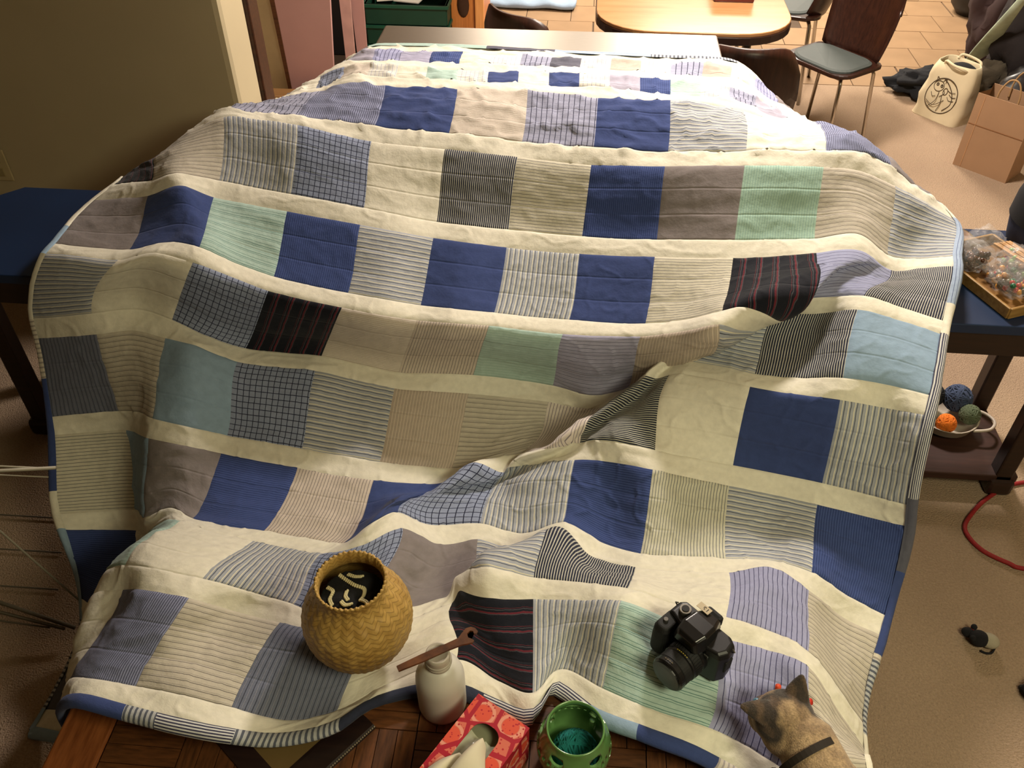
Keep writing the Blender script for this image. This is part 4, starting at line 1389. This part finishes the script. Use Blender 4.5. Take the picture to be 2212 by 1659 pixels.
t.l(base, t.b.inputs['Base Color'])
t.b.inputs['Roughness'].default_value = .4
redm = t.m
m = MB()
m.box((0, -TBL / 2, TBH / 2), (TBW, .002, TBH)).box((0, TBL / 2, TBH / 2), (TBW, .002, TBH)).box((-TBW / 2, 0, TBH / 2), (.002, TBL, TBH)).box((TBW / 2, 0, TBH / 2), (.002, TBL, TBH)).box((0, 0, .001), (TBW, TBL, .002))
m.build('sides', redm, tbx)
# top panel with a rounded opening
nn_ = 8
outer = rrect(TBW + .002, TBL + .002, .0005, nn_)
inner = rrect(.052, .165, .022, nn_, 0, .0)
m = MB()
lo = [Vector((x, y, TBH)) for x, y in outer] + [Vector((x, y, TBH)) for x, y in inner]
hi = [p + Vector((0, 0, .0015)) for p in lo]
q = len(outer)
fs = []
for i in range(q):
    j = (i + 1) % q
    fs += [(2 * q + i, 2 * q + j, 3 * q + j, 3 * q + i), (i, q + i, q + j, j), (i, j, 2 * q + j, 2 * q + i), (q + j, q + i, 3 * q + i, 3 * q + j)]
m.add(lo + hi, fs)
m.build('top_panel', redm, tbx)
fl2 = NT('box_film')
fl2.b.inputs['Base Color'].default_value = (.80, .80, .62, 1)
fl2.b.inputs['Roughness'].default_value = .12
fl2.b.inputs['Alpha'].default_value = .45
fl2.bump(fl2.noise(25, 2, fl2.obj()), .8, .01)
for s_ in (-1, 1):
    rings = []
    for i in range(9):
        y = -.085 + .145 * i / 8
        rings.append([Vector((s_ * (.026 - .022 * a), y, TBH - .0005 - .014 * math.sin(a * 2.6) + .003 * math.sin(y * 60))) for a in (0, .25, .5, .75, 1)])
    MB().loft(rings, cap=False, closed=False).build('plastic_film', fl2.m, tbx, smooth=True)
MB().box((0, 0, .045), (TBW * .9, TBL * .92, .08)).build('tissue_stack', mat('tissue_inner', '#8d8f72', .9), tbx)
tis = mat('tissue', '#cfc6ab', .9, vary=.04, bump=(40, .3, .003))
# the pulled-up tissue: a folded sheet that rises from the slot and flops to the right
def tissue_sheet(rows):
    m_ = MB()
    m_.loft([[Vector(p) for p in r_] for r_ in rows], cap=False, closed=False)
    o_ = m_.build('tissue', tis, tbx, smooth=True, sub=2)
    s2 = o_.modifiers.new('thick', 'SOLIDIFY')
    s2.thickness = .001


T0 = TBH
tissue_sheet([[(-.004, .060 - .001 * q, T0 - .02), (.000, .056, T0 + .004 + q), (.004, .052, T0 + .012 + q), (.010, .050, T0 + .004 + q), (.014, .047, T0 - .002)] for q in (0, .002)]
             + [[(-.008, .030, T0 - .012), (-.004, .030, T0 + .022), (.006, .030, T0 + .034), (.022, .024, T0 + .026), (.034, .016, T0 + .012)],
                [(-.008, .005, T0 - .012), (-.006, .005, T0 + .030), (.008, .004, T0 + .044), (.034, .000, T0 + .034), (.060, -.010, T0 + .018)],
                [(-.008, -.020, T0 - .012), (-.008, -.020, T0 + .030), (.010, -.022, T0 + .044), (.040, -.026, T0 + .030), (.074, -.030, T0 + .014)],
                [(-.006, -.045, T0 - .012), (-.008, -.045, T0 + .026), (.010, -.050, T0 + .038), (.040, -.056, T0 + .022), (.070, -.060, T0 + .006)]])
tissue_sheet([[(-.010, .016, T0 - .012), (-.014, .014, T0 + .008), (-.018, .012, T0 + .004), (-.022, .010, T0 - .002)],
              [(-.008, -.010, T0 - .010), (-.014, -.012, T0 + .026), (-.026, -.014, T0 + .024), (-.036, -.016, T0 + .010)],
              [(-.006, -.050, T0 - .010), (-.012, -.052, T0 + .034), (-.030, -.054, T0 + .032), (-.046, -.056, T0 + .010)],
              [(.004, -.090, T0 - .010), (-.006, -.092, T0 + .028), (-.026, -.094, T0 + .026), (-.046, -.096, T0 + .006)]])

# green pierced yarn bowl
gb = thing('yarn_pot', 'green glazed pierced ceramic pot holding teal yarn, beside the tissue box', 'pot', (.047, .722, .455))
glaze = mat('green_glaze', '#5f8a4e', .16, vary=.22, scale=18, coat=.6, spec=.6)
ob = [(.036, 0), (.046, .004), (.059, .022), (.065, .045), (.0655, .065), (.061, .085), (.054, .102), (.0505, .110), (.0505, .116), (.0495, .1185), (.0475, .1185), (.0465, .116), (.0465, .110), (.050, .10), (.057, .084), (.0615, .065), (.061, .045), (.055, .024), (.043, .010), (.02, .008)]
gm = MB().lathe(ob, n=72).build('body', glaze, gb, smooth=True)
cut = MB()


def cutter(a, z, r_, w_=1.0):
    d_ = Vector((math.cos(a), math.sin(a), 0))
    s_ = Vector((-math.sin(a), math.cos(a), 0))
    c_ = d_ * .058 + Vector((0, 0, z))
    rr_ = [[c_ + d_ * e + s_ * (math.cos(2 * PI * i / 12) * r_ * w_) + Vector((0, 0, math.sin(2 * PI * i / 12) * r_)) for i in range(12)] for e in (-.02, .02)]
    cut.loft(rr_)


for a in range(0, 360, 72):
    cutter(R(a + 95), .092, .0085, 1.6)
    for k_ in (-22, -11, 0, 11, 22):
        cutter(R(a + 95 + k_), .074 - .004 * (abs(k_) < 5), .0032)
    cutter(R(a + 95 + 36), .066, .006, 1.2)
    cutter(R(a + 95 + 36), .046, .005, 1.0)
co_ = cut.build('cutter', glaze, gb)
bo_ = gm.modifiers.new('holes', 'BOOLEAN')
bo_.object = co_
bo_.operation = 'DIFFERENCE'
bo_.solver = 'EXACT'
bpy.context.view_layer.update()
dg = bpy.context.evaluated_depsgraph_get()
newm = bpy.data.meshes.new_from_object(gm.evaluated_get(dg))
gm.modifiers.clear()
gm.data = newm
bpy.data.objects.remove(co_)
yarn_ball('teal yarn heap inside the green pierced pot', (.050, .716, .497), .040, '#0f6e6a', 34, .0026, .66)

# DSLR camera standing on the quilt, lens towards the near left
cd = Vector((-.70, -.71, 0)).normalized()
dc = thing('dslr_camera', 'black digital camera with zoom lens standing on the quilt', 'camera', (.262, .892, .553), math.atan2(cd.y, cd.x) + PI / 2)
# local: lens looks along -Y, grip on -X side
blk = mat('camera_black', '#0e0e10', .42, vary=.15, scale=120, bump=(500, .15, .0004))
rub = mat('camera_rubber', '#0a0a0b', .7, vary=.2, bump=(400, .4, .0006))
sat = mat('camera_satin', '#161617', .25)
m = MB()
rings = []
for z, g in ((0, .94), (.004, 1), (.04, 1), (.072, .99), (.082, .95), (.086, .86)):
    P_ = []
    for x, y in [(-.066, -.012), (-.066, .018), (-.058, .028), (.050, .030), (.064, .022), (.068, .0), (.060, -.018), (.035, -.024), (-.02, -.024), (-.036, -.020)]:
        P_.append(Vector((x * g, y * g, z)))
    rings.append(P_)
m.loft(rings)
m.build('body', blk, dc, bevel=.004)
m = MB()
rings = []
for z, g in ((.002, .9), (.01, 1), (.05, 1.0), (.07, .95), (.079, .75)):
    rings.append([Vector((-.0515 + x * g, -.024 + y * g, z)) for x, y in rrect(.034, .062, .014, 5)])
m.loft(rings)
m.build('grip', rub, dc, smooth=False, bevel=.003)
m = MB()
rings = []
for y, hw, zt in ((-.045, .017, .098), (-.040, .022, .106), (-.02, .027, .109), (.008, .025, .107), (.026, .018, .102), (.034, .016, .098)):
    rings.append([Vector((hw * 1.25, y, .078)), Vector((hw, y, zt - .004)), Vector((hw * .8, y, zt)), Vector((-hw * .8, y, zt)), Vector((-hw, y, zt - .004)), Vector((-hw * 1.25, y, .078))])
m.loft(rings)
m.build('prism_hump', sat, dc, bevel=.003)
MB().box((0, .036, .088), (.036, .014, .026)).build('eyecup', rub, dc, bevel=.006)
m = MB()
m.lathe([(.0, 0), (.0115, 0), (.0115, .007), (.0105, .0085), (.0075, .0085)], (-.042, .006, .086), 28)
mdl = m.build('mode_dial', mat('dial_silver', '#9a968e', .25, metal=.8), dc, smooth=False)
MB().lathe([(.0, .0), (.0072, .0), (.0068, .0015)], (-.042, .006, .0946), 24).build('dial_cap', sat, mdl)
MB().lathe([(0, 0), (.0048, 0), (.0048, .004), (.004, .005)], (-.055, -.030, .078), 18).build('shutter_button', mat('button_silver', '#6a6864', .3, metal=.7), dc)
MB().box((-.024, .008, .0875), (.012, .007, .004)).build('power_switch', sat, dc, bevel=.001)
# lens along -Y
Mx = Matrix.Rotation(PI / 2, 4, 'X')
lens = MB()


def lathe_y(prof, c):
    rings = []
    for r_, y in prof:
        rings.append([Vector((c[0] + r_ * math.cos(2 * PI * j / 40), c[1] - y, c[2] + r_ * math.sin(2 * PI * j / 40))) for j in range(40)])
    return rings


LC = (.008, -.022, .041)
lm_ = MB().loft(lathe_y([(.034, 0), (.034, .010), (.0325, .012)], LC)).build('lens', sat, dc, smooth=False)
MB().loft(lathe_y([(.0325, .010), (.034, .013), (.034, .029), (.033, .030)], LC)).build('zoom_ring', rub, lm_, smooth=False)
MB().loft(lathe_y([(.0335, .030), (.0345, .032), (.0345, .036), (.033, .037)], LC)).build('lens_collar', blk, lm_)
MB().loft(lathe_y([(.0325, .037), (.0332, .039), (.0332, .055), (.0325, .056)], LC)).build('focus_ring', rub, lm_)
MB().loft(lathe_y([(.0325, .056), (.0338, .058), (.0338, .067), (.0315, .070), (.029, .070)], LC)).build('front_ring', sat, lm_)
MB().loft(lathe_y([(.030, .0695), (.029, .0722), (.02, .0728), (.002, .0730)], LC)).build('lens_cap', mat('cap_black', '#0b0c0e', .35), lm_, smooth=False)
m = MB()
for i in range(40):
    a = 2 * PI * i / 40
    m.box((LC[0] + .0342 * math.cos(a), LC[1] - .021, LC[2] + .0342 * math.sin(a)), (.0018, .014, .0018), M=Matrix.Rotation(-a, 4, 'Y'))
o = m.build('zoom_ribs', rub, lm_)
o['kind'] = 'stuff'
# printed marks
yel = mat('mark_yellow', '#b5a23a', .5)
whi = mat('mark_white', '#8a877c', .5)


def on_ring(a, y, w_, l_, mt, nm):
    c_ = Vector((LC[0] + .0352 * math.cos(a), LC[1] - y, LC[2] + .0352 * math.sin(a)))
    MB().box(c_, (w_, l_, .0006), M=Matrix.Rotation(PI / 2 - a, 4, 'Y')).build(nm, mt, lm_)


for q in range(6):
    on_ring(R(108 - 7 * q), .034, .0022, .0016, yel, 'lens_mark')
for q in range(4):
    on_ring(R(112 - 8 * q), .0625, .003, .0012, mat('mark_gold', '#6a5c34', .5), 'lens_mark')
npl = MB().box((-.016, .0245, .1073), (.026, .014, .0008), M=Matrix.Rotation(R(-3), 4, 'X')).build('name_plate', mat('plate_cream', '#b9a888', .5), dc)


def text(s, size, m_, parent, loc, rot, name):
    cu = bpy.data.curves.new(name, 'FONT')
    cu.body = s
    cu.size = size
    cu.extrude = .0003
    cu.align_x = 'CENTER'
    cu.align_y = 'CENTER'
    o = bpy.data.objects.new(name, cu)
    COL.objects.link(o)
    bpy.context.view_layer.update()
    me_ = bpy.data.meshes.new_from_object(o.evaluated_get(bpy.context.evaluated_depsgraph_get()))
    bpy.data.objects.remove(o)
    me_.materials.append(m_)
    o = bpy.data.objects.new(name, me_)
    COL.objects.link(o)
    o.parent = parent
    o.location = loc
    o.rotation_euler = rot
    return o


text('T5', .012, mat('letter_black', '#141210', .5), npl, (-.012, .0245, .1078), (R(-3), 0, PI), 'plate_lettering')
for x in (-.03, .03):
    MB().tube([(x * 2.1, .012, .074), (x * 2.28, .012, .080), (x * 2.1, .012, .084)], .0015, 6).build('strap_lug', mat('lug_steel', '#77746c', .3, metal=.8), dc)
MB().box((.0655, .004, .045), (.006, .02, .03)).build('port_cover', rub, dc, bevel=.002)
MB().box((.036, -.0245, .066), (.010, .003, .007)).build('flash_button', mat('button_grey', '#3a3a38', .4), dc, bevel=.001)

# ------------------------------------------------------------------ the cat
CATO = Vector((.45, .62, .50))
cat = bpy.data.objects.new('cat', None)
COL.objects.link(cat)
cat.location = CATO
tag(cat, 'brown and tan cat with dark ears and collar, crouching on the quilt corner', 'cat')
fwd = Vector((-.40, .917, 0)).normalized()
rgt = Vector((.917, .40, 0)).normalized()
hc = Vector((.398, .760, .592))
parts = MB()


def ell(c, r, f=None, u=None):
    f = (f or fwd).normalized()
    u = u or Vector((0, 0, 1))
    s_ = f.cross(u).normalized()
    u = s_.cross(f)
    M_ = Matrix((s_, f, u)).transposed().to_4x4()
    parts.ball(Vector(c) - CATO, r, 24, 16, M=M_)


dn = (fwd + Vector((0, 0, -.55))).normalized()
Z = Vector((0, 0, 1))
ell(hc, (.053, .050, .045), dn)                                   # skull
ell(hc + fwd * .016 - Z * .020, (.050, .040, .034), dn)           # cheeks
ell(hc + fwd * .042 - Z * .036, (.024, .024, .018), dn)           # muzzle
ell(hc - fwd * .022 - Z * .010 + rgt * .004, (.052, .046, .044), dn)    # nape
parts.tube([p - CATO for p in (hc - fwd * .01 - Z * .008, hc - fwd * .045 + rgt * .016 - Z * .008, Vector((.452, .660, .572)), Vector((.476, .59, .575)))], [.044, .050, .058, .070], 22)
ell(Vector((.470, .625, .565)), (.074, .085, .066), Vector((-.55, .8, 0)))     # shoulders
ell(Vector((.492, .515, .565)), (.080, .11, .072), Vector((-.2, .95, 0)))      # ribs
ell(Vector((.500, .40, .56)), (.084, .10, .072), Vector((0, 1, 0)))            # rump
for s_ in (-1, 1):
    ell(Vector((.500, .40, .535)) + Vector((s_ * .066, .02, -.005)), (.034, .075, .052), Vector((0, 1, .2)))      # thighs
    sh = Vector((.455, .645, .56)) + rgt * (s_ * .050)
    parts.tube([p - CATO for p in (sh, sh + Vector((0, -.01, -.028)), sh + fwd * .045 + Vector((0, 0, -.040)), sh + fwd * .080 + Vector((0, 0, -.042)))], [.030, .024, .017, .018], 12)
    parts.tube([p - CATO for p in (Vector((.50 + s_ * .075, .36, .50)), Vector((.50 + s_ * .08, .46, .487)))], [.018, .018], 10)
parts.tube([p - CATO for p in smoothpath([(.50, .33, .56), (.52, .27, .54), (.57, .25, .50), (.60, .31, .478), (.592, .40, .475)], 5)], [.020] * 8 + [.015] * 8 + [.012] * 5, 10)
el, er = Vector((.317, .752, .634)), Vector((.425, .806, .656))
eb = {-1: (Vector((.372, .728, .606)), Vector((.366, .770, .628))), 1: (Vector((.398, .790, .630)), Vector((.440, .768, .608)))}
for s_, tip in ((-1, el), (1, er)):
    b0, b1 = eb[s_]
    mid = (b0 + b1) / 2
    ww = (b1 - b0).normalized()
    hw = (b1 - b0).length / 2
    up_ = (tip - mid).normalized()
    nn2 = ww.cross(up_).normalized()
    ringsE = []
    for k_ in range(-2, 9):
        tt = k_ / 8
        w_ = hw * min(1.05, (1 - tt) ** .75 * 1.0) + .003 if tt > 0 else hw * 1.05
        c_ = mid + (tip - mid) * tt - CATO
        ringsE.append([c_ + ww * (w_ * math.cos(2 * PI * j / 14)) + nn2 * ((.010 * (1 - max(0, tt)) + .0035) * math.sin(2 * PI * j / 14)) for j in range(14)])
    parts.loft(ringsE)
tmp = parts.build('body', None, cat)
rm = tmp.modifiers.new('remesh', 'REMESH')
rm.mode = 'VOXEL'
rm.voxel_size = .0030
sm = tmp.modifiers.new('smooth', 'SMOOTH')
sm.iterations = 5
sm.factor = .5
bpy.context.view_layer.update()
bm2 = bpy.data.meshes.new_from_object(tmp.evaluated_get(bpy.context.evaluated_depsgraph_get()))
tmp.modifiers.clear()
tmp.data = bm2
bm2.shade_smooth()
ca = bm2.color_attributes.new('coat', 'FLOAT_COLOR', 'POINT')
tan_, brn, drk = Vector((.40, .275, .15)), Vector((.15, .09, .052)), Vector((.020, .013, .011))
cols = np.empty((len(bm2.vertices), 4), np.float32)


def segd(p, a, b):
    t_ = max(0, min(1, (p - a).dot(b - a) / (b - a).length_squared))
    return (p - a - (b - a) * t_).length


for v_ in bm2.vertices:
    p = Vector(v_.co) + CATO
    n1 = noise.noise(p * 38) * .5 + noise.noise(Vector((p.x * 90, p.y * 40, p.z * 90))) * .35
    c_ = tan_.lerp(brn, min(1, max(0, .22 + n1)))
    if p.y < .68:      # darker saddle down the back
        a = min(1, max(0, (.68 - p.y) / .10)) * min(1, max(0, (p.z - .56) / .05 + .2 + n1 * .6))
        c_ = c_.lerp(Vector((.075, .045, .03)), a * .85)
    de = min(segd(p, el, eb[-1][0]), segd(p, el, eb[-1][1]), segd(p, er, eb[1][0]), segd(p, er, eb[1][1]), segd(p, el, (eb[-1][0] + eb[-1][1]) / 2), segd(p, er, (eb[1][0] + eb[1][1]) / 2))
    bl_ = max(0, min(1, (.027 + n1 * .006 - de) / .010))
    c_ = c_.lerp(drk, bl_ * .95)  # dark ear fur, with the shade round the ear bases painted in
    q = p - hc
    fd = q.dot(fwd) - q.z * .4
    if p.y > .70 and fd > .026:
        c_ = c_.lerp(Vector((.07, .04, .03)), min(1, (fd - .026) / .03) * .85)
    if q.z > .01 and -.03 < q.dot(fwd) < .03:      # smudged stripes on the crown
        s3 = abs(math.sin(q.dot(rgt) * 95 + n1 * 1.5))
        c_ = c_.lerp(brn, .55 * max(0, s3 - .6) / .4)
    cols[v_.index] = (c_.x, c_.y, c_.z, 1)
ca.data.foreach_set('color', cols.ravel())
t = NT('cat_fur')
at = t.n('ShaderNodeAttribute', attribute_name='coat')
fn = t.noise(240, 3, t.obj())
t.l(t.mix(1.0, at.outputs[0], t.ramp(fn, .3, .7, (.68, .68, .68, 1), (1.25, 1.25, 1.25, 1)), 'MULTIPLY'), t.b.inputs['Base Color'])
t.b.inputs['Roughness'].default_value = .85
t.b.inputs['Sheen Weight'].default_value = .2
t.bump(t.noise(420, 2, t.obj()), .6, .003)
bm2.materials.clear()
bm2.materials.append(t.m)
# collar round the neck
cc = Vector((.434, .702, .580))
nd = (hc - Vector((.462, .645, .572))).normalized()
u1 = nd.cross(Vector((0, 0, 1))).normalized()
u2 = u1.cross(nd)
m = MB()
rings = []
for i in range(41):
    a = 2 * PI * i / 40
    d_ = u1 * math.cos(a) + u2 * math.sin(a)
    c_ = cc + d_ * .0535 - CATO
    rings.append([c_ + nd * .006 + d_ * .001, c_ + nd * .006 - d_ * .006, c_ - nd * .006 - d_ * .006, c_ - nd * .006 + d_ * .001])
m.loft(rings, cap=False)
m.build('collar', mat('dark_collar', '#241a12', .8), cat, smooth=False)
for s_ in (-1, 1):
    e_ = hc + fwd * .046 + rgt * (s_ * .021) + Vector((0, 0, -.016))
    MB().ball(e_ - CATO, .0075, 14, 10).build('eye', mat('cat_eye', '#5a8aa0', .1), cat, smooth=True)
MB().ball(hc + fwd * .063 + Vector((0, 0, -.046)) - CATO, (.006, .004, .004), 12, 8).build('nose', mat('cat_nose', '#1a1110', .4), cat, smooth=True)
ft_ = thing('feather_toy', 'small dark toy with orange and red tips in front of the cat', 'toy', (.420, .838, .522))
MB().ball((.012, -.006, .008), (.026, .016, .010), 16, 10).build('dark_body', mat('black_plush', '#100e12', .95), ft_, smooth=True)
MB().tube([(-.008, .004, .006), (-.010, .006, .026)], .0055, 10).build('orange_tip', mat('orange_tip', '#d8481c', .6), ft_, smooth=True)
MB().tube([(.036, -.012, .008), (.046, -.016, .020)], .006, 10).build('red_tip', mat('red_tip', '#c42c1c', .6), ft_, smooth=True)
MB().tube([(.028, -.008, .010), (.036, -.012, .018)], .007, 10).build('cream_tip', mat('cream_tip', '#b5a470', .8), ft_, smooth=True)
